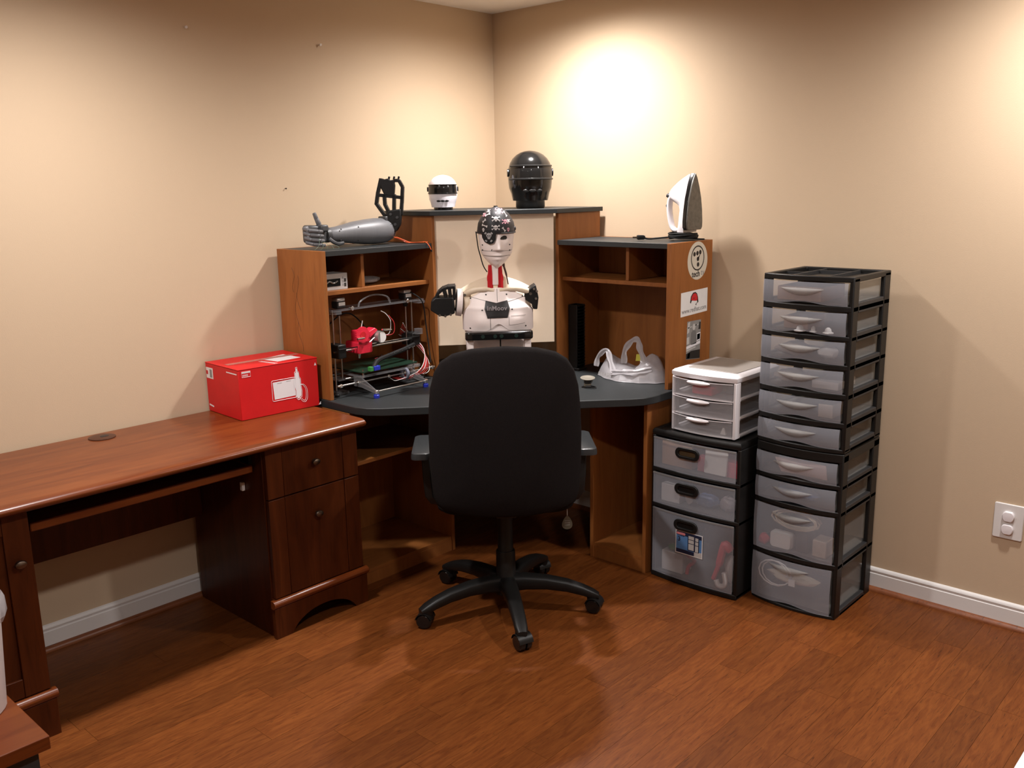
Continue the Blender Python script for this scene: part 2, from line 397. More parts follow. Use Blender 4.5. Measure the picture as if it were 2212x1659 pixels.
# knee space
g = G(); g.box(.08,.096,-2.59,-1.811,.368,.722); P_(g,'modesty_panel',cherry_v)
tr = G(); tr.box(.14,.50,-2.57,-1.83,.636,.652); trp = P_(tr,'keyboard_tray',cherry)
g = G(); g.box(.50,.516,-2.575,-1.826,.630,.658); P_(g,'tray_lip',cherry,trp,bev=.004)
for y in (-2.589,-1.826): g = G(); g.box(.10,.49,y,y+.013,.655,.69); P_(g,'slide_rail',blackp,trp)
# far pedestal with a framed door
pedestal(-3.03,-2.592)
y0,y1 = -3.026,-2.595
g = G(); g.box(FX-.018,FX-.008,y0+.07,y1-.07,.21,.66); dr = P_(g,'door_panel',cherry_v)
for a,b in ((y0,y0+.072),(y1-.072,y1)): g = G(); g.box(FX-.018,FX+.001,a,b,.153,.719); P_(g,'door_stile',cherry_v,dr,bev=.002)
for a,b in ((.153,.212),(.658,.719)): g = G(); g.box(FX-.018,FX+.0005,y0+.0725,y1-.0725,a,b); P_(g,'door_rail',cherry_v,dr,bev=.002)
knob(-2.636,.568,dr,FX+.001)

# ------------------------------------------------------------------ corner desk
K = thing('corner_desk','corner desk with dark slate top and orange wood legs under the hutch','desk',(.6,-.6,0))
def Q_(g,name,m,par=K,**k): return g.obj(name,m,par,True,**k)
DZ = .775
out = [(.02,-.02),(.02,-1.351),(.44,-1.351),(.50,-1.348),(.55,-1.332),(.60,-1.292),(1.255,-.575),(1.288,-.53),(1.303,-.475),(1.305,-.42),(1.305,-.02)]
g = G(); g.prism(out,DZ-.032,DZ); Q_(g,'desktop',slate,bev=.003)
zt = DZ-.032
for x in (.990,1.266): g = G(); g.box(x-.017,x,-.468,-.06,0,zt); Q_(g,'side_panel',oak,bev=.001)
g = G(); g.box(.9905,1.2485,-.07,-.06,.0,zt); Q_(g,'back_panel',oak)
g = G(); g.box(.9905,1.2485,-.46,-.071,.05,.066); Q_(g,'bottom_shelf',oak_h)
g = G(); g.box(.9905,1.2485,-.462,-.446,0,.0495); Q_(g,'kick_rail',oak)
for y in (-1.334,-.80): g = G(); g.box(.06,.46,y-.017,y,0,zt); Q_(g,'side_panel',oak,bev=.001)
g = G(); g.box(.05,.06,-1.351,-.80,0,zt); Q_(g,'back_panel',oak)
g = G(); g.box(.061,.455,-1.333,-.818,.05,.066); Q_(g,'bottom_shelf',oak_h)
g = G(); g.box(.44,.456,-1.333,-.818,0,.0495); Q_(g,'kick_rail',oak)
g = G(); g.box(.061,.445,-1.333,-.818,.515,.531); Q_(g,'middle_shelf',oak_h,bev=.001)

# ------------------------------------------------------------------ hutch
Hh = thing('desk_hutch','orange wood corner hutch with cubbies, slate shelves and stickered end panel','hutch',(.6,-.6,DZ))
def H_(g,name,m,par=Hh,**k): return g.obj(name,m,par,True,**k)
ZT = 1.372
# branch along the right wall
g = G(); g.box(1.266,1.283,-.345,-.022,DZ,ZT); endp = H_(g,'end_panel',oak,bev=.001)
g = G(); g.box(.669,.686,-.325,-.022,DZ,1.488); H_(g,'tall_panel',oak,bev=.001)
g = G(); g.box(.6865,1.2655,-.335,-.03,ZT-.022,ZT-.001); H_(g,'top_shelf',slate,bev=.001)
g = G(); g.box(.6865,1.2655,-.300,-.03,1.190,1.207); H_(g,'cubby_shelf',oak_h,bev=.001)
g = G(); g.box(1.030,1.046,-.296,-.03,1.2075,ZT-.0225); H_(g,'divider',oak,bev=.001)
g = G(); g.box(.6865,1.2655,-.0295,-.022,DZ,ZT); H_(g,'back_panel',oak)
# branch along the left wall
g = G(); g.box(.022,.332,-1.342,-1.325,DZ,ZT); H_(g,'end_panel',oak,bev=.001)
g = G(); g.box(.022,.330,-.757,-.740,DZ,1.488); H_(g,'tall_panel',oak,bev=.001)
g = G(); g.box(.03,.326,-1.3245,-.7575,ZT-.022,ZT-.001); H_(g,'top_shelf',slate,bev=.001)
g = G(); g.box(.03,.302,-1.3245,-.7575,1.193,1.210); H_(g,'cubby_shelf',oak_h,bev=.001)
g = G(); g.box(.03,.296,-1.126,-1.110,1.2105,ZT-.0225); H_(g,'divider',oak,bev=.001)
g = G(); g.box(.022,.0295,-1.3245,-.7575,DZ,ZT); H_(g,'back_panel',oak)
# top corner shelf and pale board
g = G(); g.prism([(.40,-.022),(.022,-.40),(.022,-.772),(.338,-.772),(.702,-.352),(.702,-.022)],1.4885,1.508); H_(g,'corner_shelf',slate,bev=.0015)  # unseen back corner cut off to let downlight in behind the board
g = G(); a = Vector((.316,-.7395,0)); b = Vector((.6685,-.338,0)); n = Vector((-(b-a).y,(b-a).x,0)).normalized()*.012
g.prism([(a.x+.0,a.y),(b.x-.0,b.y),(b.x+n.x,b.y+n.y),(a.x+n.x,a.y+n.y)],.914,1.488); H_(g,'pale_back_board',board,bev=.001,label='pale cream back board')
# scratches on the left end panel
SF = frame((0,-1.3422,0),(1,0,0),(0,0,1))
for k,(px,pz,l) in enumerate(((.12,1.30,.10),(.15,1.27,.14),(.135,1.20,.16),(.145,1.08,.12))):
    pts = [(px+.012*math.sin(i*.7+k)+i*.0015,-1.3422,pz-l*i/8) for i in range(9)]
    G().tube(pts,.0006,4).obj('scratch', mat('scratch_brown',(.035,.012,.004),.7), Hh, True)
# stickers on the end panel; panel frame: u towards the wall, v up
XF = 1.2832
def stk(par, poly, m, lay, name='print'):
    g = G(frame((XF,0,0),(0,1,0),(0,0,1))); g.prism(poly,.0003*lay,.0003*(lay+1)); return g.obj(name,m,par,True)
round_st = stk(endp, ellipse(-.140,1.291,.078,.079,40), paper_t, 0, 'sticker'); round_st['label'] = 'round cream sticker with a dotted logo'
g = G(frame((XF,0,0),(0,1,0),(0,0,1))); ringprism(g, ellipse(-.140,1.302,.052,.052,36), ellipse(-.140,1.302,.0465,.0465,36), .0003,.0006); g.obj('logo_ring',ink_k,round_st,True)
for (du,dv) in ((-.026,.017),(-.003,.020),(.019,.023),(.002,-.004),(.004,-.027)): stk(round_st, ellipse(-.140+du,1.302+dv,.0095,.0095,18), ink_k, 1, 'logo_dot')
stk(round_st,[(-.125,1.316),(-.117,1.322),(-.132,1.298),(-.141,1.298)],ink_k,1,'logo_bar')
text('lettering','tech',.036,ink_k,round_st,frame((XF+.0006,-.152,1.236),(0,1,.02),(0,0,1)),bold=.0005)
text('lettering','tv',.036,ink_g,round_st,frame((XF+.0006,-.099,1.240),(0,1,.02),(0,0,1)),bold=-.0003)
rect_st = stk(endp,[(-.262,1.066),(-.054,1.072),(-.054,1.172),(-.262,1.166)],paper_w,0,'sticker'); rect_st['label'] = 'white rectangular sticker with a red hat'
stk(rect_st,[(-.192,1.120),(-.186,1.146),(-.170,1.160),(-.152,1.162),(-.138,1.154),(-.130,1.138),(-.126,1.118),(-.134,1.112),(-.136,1.122),(-.146,1.128),(-.165,1.130),(-.180,1.126),(-.185,1.116)],ink_k,1,'hat_shadow')
stk(rect_st,[(-.184,1.130),(-.180,1.144),(-.168,1.155),(-.153,1.157),(-.141,1.150),(-.134,1.136),(-.135,1.127),(-.147,1.124),(-.165,1.126)],ink_r,2,'hat_print')
stk(rect_st,[(-.172,1.140),(-.163,1.136),(-.152,1.140),(-.163,1.133)],ink_k,3,'hat_band')
stk(rect_st,[(-.149,1.108),(-.139,1.118),(-.142,1.104)],ink_k,1,'chin_shadow')
text('lettering','www.redhat.com',.0275,ink_g,rect_st,frame((XF+.0004,-.158,1.089),(0,1,.028),(0,0,1)),bold=.0003)
pic = stk(endp,[(-.214,.882),(-.104,.872),(-.101,1.040),(-.209,1.042)],ink_g,0,'sticker'); pic['label'] = 'narrow black and white photo print'
for poly,m in (([(-.210,.99),(-.203,1.035),(-.188,1.040),(-.193,.995)],ink_lg),([(-.180,1.020),(-.172,1.041),(-.14,1.041),(-.125,1.025),(-.15,1.012)],ink_g),([(-.211,1.016),(-.120,1.024),(-.120,1.020),(-.211,1.012)],ink_lg),
               ([(-.180,.955),(-.176,.992),(-.160,1.004),(-.140,.996),(-.132,.955),(-.135,.942),(-.178,.940)],mat('mid_grey_ink',(.16,.155,.15),.6)),
               ([(-.213,.925),(-.104,.938),(-.104,.950),(-.213,.937)],ink_w),([(-.213,.915),(-.140,.924),(-.140,.930),(-.213,.923)],ink_lg),
               ([(-.134,.950),(-.104,.954),(-.103,.986),(-.133,.984)],ink_w),([(-.130,.955),(-.107,.958),(-.106,.982),(-.130,.980)],ink_k),
               ([(-.212,.945),(-.192,.947),(-.192,.976),(-.211,.974)],ink_lg),([(-.213,.884),(-.104,.874),(-.104,.912),(-.175,.914),(-.213,.905)],ink_k),([(-.205,.886),(-.186,.884),(-.182,.908),(-.200,.905)],ink_lg),
               ([(-.120,1.0),(-.103,1.0),(-.103,1.03),(-.114,1.032)],ink_k)):
    stk(pic,poly,m,1,'photo_patch')
stk(pic,ellipse(-.157,1.014,.011,.014,16),ink_lg,2,'photo_face')

# ------------------------------------------------------------------ red shipping box
BW,BD,BH = .345,.262,.197
B = thing('cardboard_box','red cardboard shipping box with white pen drawing on the cherry desk','box',(.152,-1.533,.7555),-.05)
g = G(); g.box(-BD/2,BD/2,-BW/2,BW/2,0,BH-.003); g.obj('body',redbox,B,bev=.0025)
g = G(); g.box(-BD/2-.001,-.002,-BW/2-.001,BW/2+.001,BH-.003,BH); g.obj('flap',redbox,B,bev=.001)
g = G(); g.box(.002,BD/2+.001,-BW/2-.001,BW/2+.001,BH-.003,BH+.0005); g.obj('flap',redbox,B,bev=.001)
def bprint(par,o,U,V,poly,m,lay=0,name='print'):
    g = G(frame(o,U,V)); g.prism(poly,.0002+.0003*lay,.0003*(lay+1)+.0002); return g.obj(name,m,par)
fo,fU,fV = (BD/2,-BW/2,0),(0,1,0),(0,0,1)      # front face: u along the face, v up
def bline(o,U,V,pts,w,m,name='outline',close=True):
    g = G(frame(o,U,V)); g.tube([(a,b,.0006) for a,b in pts],w,4,closed=close); return g.obj(name,m,B)
card = [(.145,.058),(.238,.060),(.238,.128),(.141,.126)]
bprint(B,fo,fU,fV,card,ink_w,0,'card_drawing')
bline(fo,fU,fV,rrect(.136,.242,.052,.133,.005),.0009,ink_w)
pen = [(.248,.045),(.254,.045),(.258,.052),(.263,.054),(.265,.075),(.262,.10),(.262,.122),(.257,.130),(.256,.148),(.252,.152),(.251,.166),(.246,.166),(.246,.152),(.241,.148),(.241,.128),(.236,.122),(.237,.098),(.241,.078),(.241,.056)]
bprint(B,fo,fU,fV,pen,ink_w,1,'pen_drawing')
bline(fo,fU,fV,[(.2515+(a-.2515)*1.22,.105+(b-.105)*1.08) for a,b in pen],.0009,ink_w)
for k in (0,.006): bline(fo,fU,fV,[tuple(p[:2]) for p in curve([(.262,.098+k*.3,0),(.276-k,.098,0),(.290-k,.080,0),(.291-k,.045+k,0),(.282-k*.5,.028+k,0),(.268+k*.3,.030+k,0),(.258+k,.044,0)],6)],.0009,ink_w,'cable_drawing',False)
bline(fo,fU,fV,[(.014,.166),(.050,.166),(.050,.187),(.014,.187)],.0007,ink_w)
bprint(B,fo,fU,fV,[(.014,.181),(.050,.181),(.050,.187),(.014,.187)],ink_w,0,'label_bar')
for z in (.170,.174): bprint(B,fo,fU,fV,[(.017,z),(.040,z),(.040,z+.0015),(.017,z+.0015)],ink_w,0,'label_line')
for (a,b) in ((.16,.119),(.20,.121)): bprint(B,fo,fU,fV,[(a,b),(a+.02,b),(a+.02,b+.0015),(a,b+.0015)],ink_g,1,'label_line')
bprint(B,fo,fU,fV,[(.330,.166),(.340,.166),(.335,.178)],ink_w,0,'warning_mark')
bprint(B,fo,fU,fV,[(.340,.004),(.351,.004),(.351,.016)],ink_w,0,'worn_corner')
to,tU,tV = (-BD/2,-BW/2,BH+.0006),(1,0,0),(0,1,0)
bprint(B,to,tU,tV,[(.125,.17),(.225,.19),(.215,.30),(.10,.29)],ink_w,0,'shipping_label')
bprint(B,to,tU,tV,[(.118,.02),(.150,.02),(.150,.335),(.118,.335)],mat('packing_tape',(.8,.25,.22),.12,alpha=.55,coat=.5),1,'packing_tape')
for yy in (.14,.15): bprint(B,to,tU,tV,[(.165,yy),(.255,yy+.02),(.255,yy+.024),(.165,yy+.004)],ink_w,0,'label_line')
lo_,lU,lV = (-BD/2,-BW/2,0),(1,0,0),(0,0,1)
bprint(B,lo_,lU,lV,[(.006,.135),(.060,.135),(.060,.178),(.006,.178)],paper_w,0,'barcode_label')
bprint(B,lo_,lU,lV,[(.034,.140),(.052,.140),(.052,.172),(.034,.172)],ink_g,1,'barcode'); bprint(B,lo_,lU,lV,[(.006,.150),(.020,.150),(.020,.165),(.006,.165)],ink_r,1,'barcode')
bprint(B,lo_,lU,lV,[(.17,.176),(.25,.176),(.25,.180),(.17,.180)],ink_w,0,'label_line'); bprint(B,lo_,lU,lV,[(.01,.024),(.045,.020),(.045,.026),(.01,.030)],ink_w,0,'label_line')

# ------------------------------------------------------------------ office chair
F = Vector((-.708,.706,0)); LT = Vector((.706,.708,0))
CH = thing('office_chair','black fabric swivel office chair facing away, pushed up to the corner desk','chair',(1.032,-1.075,0),math.radians(45))
# local: x to image right, y towards the desk
bo = [(.0,.1),(.11,.092),(.175,.074),(.216,.046),(.240,.006),(.255,-.05),(.262,-.12),(.266,-.22),(.265,-.32),(.260,-.40),(.256,-.44),(.246,-.470),(.222,-.487),(.17,-.497),(.09,-.504),(0,-.506)]
bo = [(a,b) for a,b in bo]; bo = bo+[(-a,b) for a,b in bo[-2:0:-1]]
def bend(x,y,z): return (x, -.285+y+.9*x*x*.9-.10*(z+.2)*-.35 - .02*math.cos(z*4), .985+z)
g = G(); g.pillow(bo,.045,.055,3.2,bend); g.obj('backrest',fabric,CH)
so = rrect(-.25,.25,-.24,.25,.09,8)
g = G(); g.pillow(so,.04,.05,3.,lambda x,y,z:(x,z,.488+y)); g.obj('seat',fabric,CH)
for s_ in (-1,1):
    g = G(); pts = rrect(s_*.304-.036,s_*.304+.036,-.125,.14,.022,5)
    g.rings([[(a,b,.644) for a,b in pts],[(a,b,.656) for a,b in pts],[(s_*.304+(a-s_*.304)*.94,b*.985,.666) for a,b in pts],[(s_*.304+(a-s_*.304)*.7,b*.95,.669) for a,b in pts]]); a_=g.obj('arm_pad',armpad,CH)
    g = G(); g.rings([[(s_*c+dx,d+dy,z) for dx,dy in ((-.016,-.028),(.016,-.028),(.016,.028),(-.016,.028))] for c,d,z in ((.290,-.04,.646),(.286,-.05,.56),(.280,-.055,.49),(.262,-.05,.462),(.20,-.03,.442),(.08,-.01,.437))]); g.obj('arm_support',blackp,CH,bev=.005)
g = G(); g.box(-.08,.08,-.06,.12,.425,.450); g.obj('seat_plate',blackp,CH,bev=.006)
g = G(); g.rings([[(dx,c+dy,z) for dx,dy in ((-.035,-.008),(.035,-.008),(.035,.008),(-.035,.008))] for c,z in ((-.03,.436),(-.17,.438),(-.215,.45),(-.232,.52),(-.235,.60))]); g.obj('back_bracket',blackp,CH,bev=.003)
g = G(); g.lathe([(.022,.21),(.022,.43)],20); g.obj('gas_lift',blackp,CH)
g = G(); g.lathe([(.033,.235),(.030,.24),(.029,.425)],20); g.obj('lift_sleeve',blackp,CH)
g = G(); g.lathe([(.028,.06),(.044,.065),(.044,.11),(.038,.12),(.037,.235),(.034,.24)],24); g.obj('hub_column',blackp,CH)
G().tube(curve([(.06,-.02,.437),(.16,-.05,.437),(.24,-.07,.432)],4),.005,8).obj('tilt_lever',blackp,CH)
for k in range(5):
    a = math.radians(-38-45+72*k); d = Vector((math.cos(a),math.sin(a),0)); w = Vector((-d.y,d.x,0))
    g = G(); rs = []
    for r,zc,hw,hh in ((.02,.105,.034,.034),(.08,.113,.031,.030),(.16,.113,.0285,.026),(.24,.103,.026,.023),(.30,.087,.0245,.020),(.338,.073,.023,.017),(.360,.066,.017,.010)):
        rs.append([d*r+w*(hw*math.copysign(abs(math.cos(t))**.6,math.cos(t)))+Vector((0,0,zc+hh*math.copysign(abs(math.sin(t))**.6,math.sin(t)))) for t in [2*PI*i/16 for i in range(16)]])
    g.rings(rs); leg = g.obj('base_leg',blackp,CH)
    g = G(); p = d*.336; g.cyl(p+Vector((0,0,.045)),p+Vector((0,0,.066)),.022,.0235,14); g.obj('caster_collar',blackp,leg)
    sw = math.radians((20,-15,60,10,-40)[k]); e = Vector((math.cos(a+sw),math.sin(a+sw),0)); ww = Vector((-e.y,e.x,0)); q = p+e*.006+Vector((0,0,.030))
    g = G(); rs = []
    for s_,rr in ((-.027,.014),(-.0265,.025),(-.021,.030),(-.004,.030),(-.003,.022),(.003,.022),(.004,.030),(.021,.030),(.0265,.025),(.027,.014)):
        rs.append([q+ww*s_+e*(rr*math.cos(t))+Vector((0,0,rr*math.sin(t))) for t in [2*PI*i/20 for i in range(20)]])
    g.rings(rs); g.obj('caster_wheel',gloss_black,leg)
    g = G(); rs = [[q+ww*s_+e*(rr*math.cos(t))+Vector((0,0,rr*math.sin(t))) for t in [math.radians(10+160*i/10) for i in range(11)]+[math.radians(170-160*i/10) for i in range(11)]] for s_,rr in ((-.028,.0325),(.028,.0325))]
    for r_ in rs:
        for i in range(11,22): v = r_[i]; r_[i] = q+ww*((v-q).dot(ww))+((v-q)-ww*((v-q).dot(ww)))*.93
    g.rings(rs); g.obj('caster_hood',blackp,leg)
G().tube([(.225,-.14,.47),(.224,-.15,.44),(.224,-.15,.425)],.0012,5).obj('tag_string',ink_lg,CH)
g = G(Matrix.Translation((.224,-.15,.398))); g.prism([(.007*math.cos(t)*(2.6-1.0*math.sin(t)) ,.026*math.sin(t)) for t in [2*PI*i/24 for i in range(24)]],-.001,.001,'y'); tg = g.obj('hang_tag',mat('tag_plastic',(.09,.08,.055),.6,var=.1),CH,label='small pale hang tag')
for i in range(3): g = G(); g.box(.214,.234,-.1515,-.1511,.388+i*.008,.390+i*.008); g.obj('tag_line',ink_g,tg)

# ------------------------------------------------------------------ drawer tower: two stacked units
def tower_unit(label, z0, z1, drawers, tray):
    x0,x1,yf,yb = 1.703,2.043,-.365,-.035; xc = (x0+x1)/2; hw = (x1-x0)/2
    T = thing('drawer_tower', label, 'drawer unit', (xc,(yf+yb)/2,z0), group='stacked drawer towers')
    bow = lambda x: -.028*(1-((x-xc)/hw)**2)
    def outline(dx=0,dy=0,n=14):
        xs = [x0+dx+(x1-x0-2*dx)*i/n for i in range(n+1)]
        return [(x,yf+dy+bow(x)) for x in xs]+[(x1-dx,yb-dy),(x0+dx,yb-dy)]
    # posts
    for (xa,xb) in ((x0,x0+.017),(x1-.017,x1)):
        for (ya,yb_) in ((yf-.002,yf+.046),(yb-.055,yb)):
            g = G(); g.box(xa,xb,ya,yb_,z0+.004,z1-.004); g.obj('corner_post',blackp,T,True,bev=.004)
    # shelves between the drawers
    edges = [z0]+[(b[0]+a[1])/2 for a,b in zip(drawers[1:],drawers[:-1])][::-1]
    zs = [d[0] for d in drawers][::-1]      # bottoms, lowest first
    for k,zb in enumerate(zs):
        lo = z0 if k == 0 else drawers[::-1][k-1][1]+.003
        g = G(); g.prism(outline(),lo,zb-.001); g.obj('shelf',blackp,T,True,bev=.003)
        for xs in (x0,x1-.017):                                  # side rails with a stepped ledge
            g = G(); g.box(xs,xs+.017,yf+.047,yb-.056,lo-.006 if k else lo,zb+.010); g.obj('side_rail',darkp,T,True,bev=.003)
    if tray:
        o_ = outline(); i_ = outline(.02,.02)
        g = G(); ringprism(g,o_,i_,drawers[0][1]+.003,z1); g.obj('top_rim',blackp,T,True,bev=.003)
        g = G(); g.prism(i_,drawers[0][1]+.003,drawers[0][1]+.006); g.obj('tray_floor',blackp,T,True)
        for xa in (1.80,1.93): g = G(); g.box(xa,xa+.006,yf+.006,yb-.02,drawers[0][1]+.006,z1-.004); g.obj('tray_divider',darkp,T,True)
        g = G(); g.box(1.806,1.93,-.13,-.124,drawers[0][1]+.006,z1-.004); g.obj('tray_divider',darkp,T,True)
        g = G(); g.box(x0+.02,1.80,-.23,-.224,drawers[0][1]+.006,z1-.004); g.obj('tray_divider',darkp,T,True)
    else:
        g = G(); g.prism(outline(),drawers[0][1]+.003,z1); g.obj('top_board',blackp,T,True,bev=.003)
    for (zb,zt_) in drawers:
        xa,xb = x0+.003,x1-.018; h = zt_-zb
        def fr(u,v):
            x = xa+(xb-xa)*u; s = (x-xc)/hw
            lo = zb+min(.014,h*.16)*math.exp(-(s/.38)**2)*.9
            return (x, yf-.006+bow(x)-.004*math.sin(PI*v), lo+(zt_-lo)*v)
        g = G(); g.slab(fr,(0,.0028,0),20,6); d = g.obj('drawer_front',frost,T,True)
        g = G()
        for xs in (x0+.020,x1-.0225): g.box(xs,xs+.002,yf+.002,yb-.03,zb+.003,zt_-.006)
        g.box(x0+.0225,x1-.023,yf+.002,yb-.03,zb+.003,zb+.005); g.box(x0+.0225,x1-.023,yb-.032,yb-.03,zb+.0055,zt_-.006)
        g.obj('drawer_bin',frost_side,d,True)
        zc = zt_-min(.024,h*.30); hl = min(.024,h*.36)
        def hd(u,v):
            s = 2*u-1; x = 1.866+.082*s; e = max(0,1-s*s)
            return (x, yf-.0075+bow(x)-.011*e*(1-(2*v-1)**2)**.5-.003, zc+.004*s*.0-hl*e*(1-v)+.003*e*v)
        g = G(); g.slab(hd,(0,.002,0),18,5); g.obj('drawer_handle',frost_handle,d,True)
    return T
up_dr = [(1.178,1.258),(1.072,1.154),(.970,1.051),(.865,.947),(.760,.841),(.662,.736)]
lo_dr = [(.526,.607),(.424,.505),(.218,.402),(.014,.196)]
tower_unit('upper black drawer tower of six shallow frosted drawers, stacked on another', .645, 1.280, up_dr, True)
tower_unit('lower black drawer tower with two deep frosted drawers standing on the floor', 0, .643, lo_dr, False)

# ------------------------------------------------------------------ black three drawer cabinet
CB = thing('drawer_cabinet','black plastic cabinet with three frosted drawers and oval handles under the white drawers','drawer unit',(1.483,-.25,0))
cx0,cx1,cyf,cyb,cz = 1.285,1.684,-.455,-.045,.638
cxc,chw = (cx0+cx1)/2,(cx1-cx0)/2
cb = lambda x: -.014*(1-((x-cxc)/chw)**2)
def cout(d=0,n=12): return [(cx0+d+(cx1-cx0-2*d)*i/n, cyf+d+cb(cx0+d+(cx1-cx0-2*d)*i/n)) for i in range(n+1)]+[(cx1-d,cyb-d),(cx0+d,cyb-d)]
def CB_(g,n,m,par=CB,**k): return g.obj(n,m,par,True,**k)
for a in (cx0,cx1-.016): g = G(); g.box(a,a+.016,cyf,cyb,.004,.612); CB_(g,'side_panel',blackp,bev=.004)
g = G(); g.box(cx0+.0165,cx1-.0165,cyb-.01,cyb-.001,.01,.612); CB_(g,'back_panel',blackp)
g = G(); g.rings([[(x,y,z) for x,y in cout(d)] for d,z in ((.003,.6125),(0,.618),(0,.630),(.006,cz),(.018,cz),(.022,cz-.004))]); CB_(g,'top_panel',blackp)
g = G(); g.prism(cout(),0,.022); CB_(g,'bottom_panel',blackp,bev=.004)
cdr = [(.480,.606),(.327,.457),(.025,.305)]
for (zb,zt_) in cdr[:2]: g = G(); g.prism(cout(),zb-.019,zb-.003); CB_(g,'shelf',blackp,bev=.003)
for k,(zb,zt_) in enumerate(cdr):
    xa,xb = cx0+.010,cx1-.017
    fr = lambda u,v: (xa+(xb-xa)*u, cyf-.004+cb(xa+(xb-xa)*u), zb+(zt_-zb)*v)
    g = G(); g.slab(fr,(0,.0028,0),16,2); d = CB_(g,'drawer_front',frost)
    g = G(); g.slab(lambda u,v:(xa+(xb-xa)*u, cyf-.0065+cb(xa+(xb-xa)*u), zt_-.006+.006*v),(0,.0024,0),16,1); CB_(g,'drawer_lip',frost_handle,d)
    g = G(); g.box(xa+.008,xb-.006,cyf+.002,cyb-.03,zb+.002,zb+.004)
    for xs in (xa+.008,xb-.008): g.box(xs,xs+.002,cyf+.002,cyb-.03,zb+.0045,zt_-.01)
    CB_(g,'drawer_bin',frost_side,d)
    hz = zt_-.042
    g = G(Matrix.Translation((1.462,cyf-.0045+cb(1.462),hz))); ringprism(g,stadium(0,0,.108,.046,8),stadium(0,0,.078,.022,8),-.008,0,'y'); CB_(g,'handle_ring',blackp,d,bev=.002)
    g = G(Matrix.Translation((1.462,cyf-.0045+cb(1.462),hz))); g.prism(stadium(0,0,.079,.023,8),-.002,-.0002,'y'); CB_(g,'handle_recess',mat('amber_recess',(.05,.03,.012),.5,var=.3) if k==0 else gloss_black,d)
    if k == 0: rec_d = d
# paper label on the lowest drawer
lx,lz,lw,lh = 1.478,.190,.125,.098
LM = frame((lx,cyf-.0048+cb(lx)-.0004,lz),(1,0,.0),(0,0,1))
def lab(poly,m,lay,name,par): g = G(LM); g.prism([(a*lw,b*lh) for a,b in poly],.0003*lay,.0003*(lay+1)); return CB_(g,name,m,par)
R4 = lambda a,b,c,e:[(a,c),(b,c),(b,e),(a,e)]
la = lab(R4(-.5,.5,-.5,.5),paper_w,0,'paper_label',d); la['label'] = 'blue printed paper label'
lab(R4(-.47,.47,-.46,.46),ink_b,1,'label_patch',la); lab(R4(-.47,.47,.30,.46),ink_db,2,'label_patch',la); lab(R4(-.47,.20,-.46,-.30),ink_db,2,'label_patch',la)
lab(R4(.20,.47,-.46,-.25),ink_lg,2,'label_patch',la); lab([(-.44,.32),(-.15,.32),(-.13,.37),(-.15,.42),(-.44,.42),(-.46,.37)],mat('pink_ink',(.6,.2,.22),.5),3,'label_patch',la)
lab(R4(-.04,.38,-.28,.40),ink_db,3,'label_patch',la)
for a,b in ((.22,.36),(.05,.19),(-.24,.02)): lab(R4(-.01,.19,a,b),ink_lg,4,'label_patch',la); lab(R4(.24,.35,a-.02,b-.02),ink_lg,4,'label_patch',la)
text('lettering','3',.026,ink_db,la,LM@Matrix.Translation((-.045,.012,.0009)),bold=.0006); text('lettering','Drawer',.010,ink_db,la,LM@Matrix.Translation((-.035,.028,.0009)))

# ------------------------------------------------------------------ white mini drawers on top
MN = thing('mini_drawers','white desktop unit of three clear drawers standing on the black cabinet','drawer unit',(1.5,-.27,cz))
mx0,mx1,myf,myb,mz0,mz1 = 1.356,1.640,-.425,-.095,cz,.888
def MN_(g,n,m,par=MN,**k): return g.obj(n,m,par,True,**k)
mxc,mhw = (mx0+mx1)/2,(mx1-mx0)/2
mb = lambda x: -.018*(1-((x-mxc)/mhw)**2)
def mout(d=0,n=12): return [(mx0+d+(mx1-mx0-2*d)*i/n, myf+d+mb(mx0+d+(mx1-mx0-2*d)*i/n)) for i in range(n+1)]+[(mx1-d,myb-d),(mx0+d,myb-d)]
g = G(); g.rings([[(x,y,z) for x,y in mout(d)] for d,z in ((0,.862),(-.003,.868),(-.003,.880),(.006,.888),(.02,.8885))]); tp = MN_(g,'top_panel',whitep)
g = G(); g.prism(rrect(mx0+.035,mx1-.03,myf+.05,myb-.02,.012),.8886,.8905); MN_(g,'top_inset',mat('grey_frosted_panel',(.38,.35,.32),.35,var=.03),tp,bev=.001)
for a in (mx0,mx1-.012):
    for (ya,yb_) in ((myf-.004,myf+.034),(myb-.03,myb)): g = G(); g.box(a,a+.012,ya,yb_,mz0+.002,.8615); MN_(g,'corner_post',whitep,bev=.003)
mdr = [(.792,.858),(.718,.784),(.648,.710)]
for (zb,zt_) in mdr:
    g = G(); g.prism(mout(.0005),zb-.007,zb-.001); MN_(g,'shelf',whitep,bev=.0015)
    for a in (mx0+.0005,mx1-.0125): g = G(); g.box(a,a+.012,myf+.035,myb-.031,zb-.007,zb+.006); MN_(g,'side_rail',whitep,bev=.0015)
g = G(); g.box(mx0+.013,mx1-.013,myb-.004,myb-.001,mz0+.012,.861); MN_(g,'back_panel',frost_w)
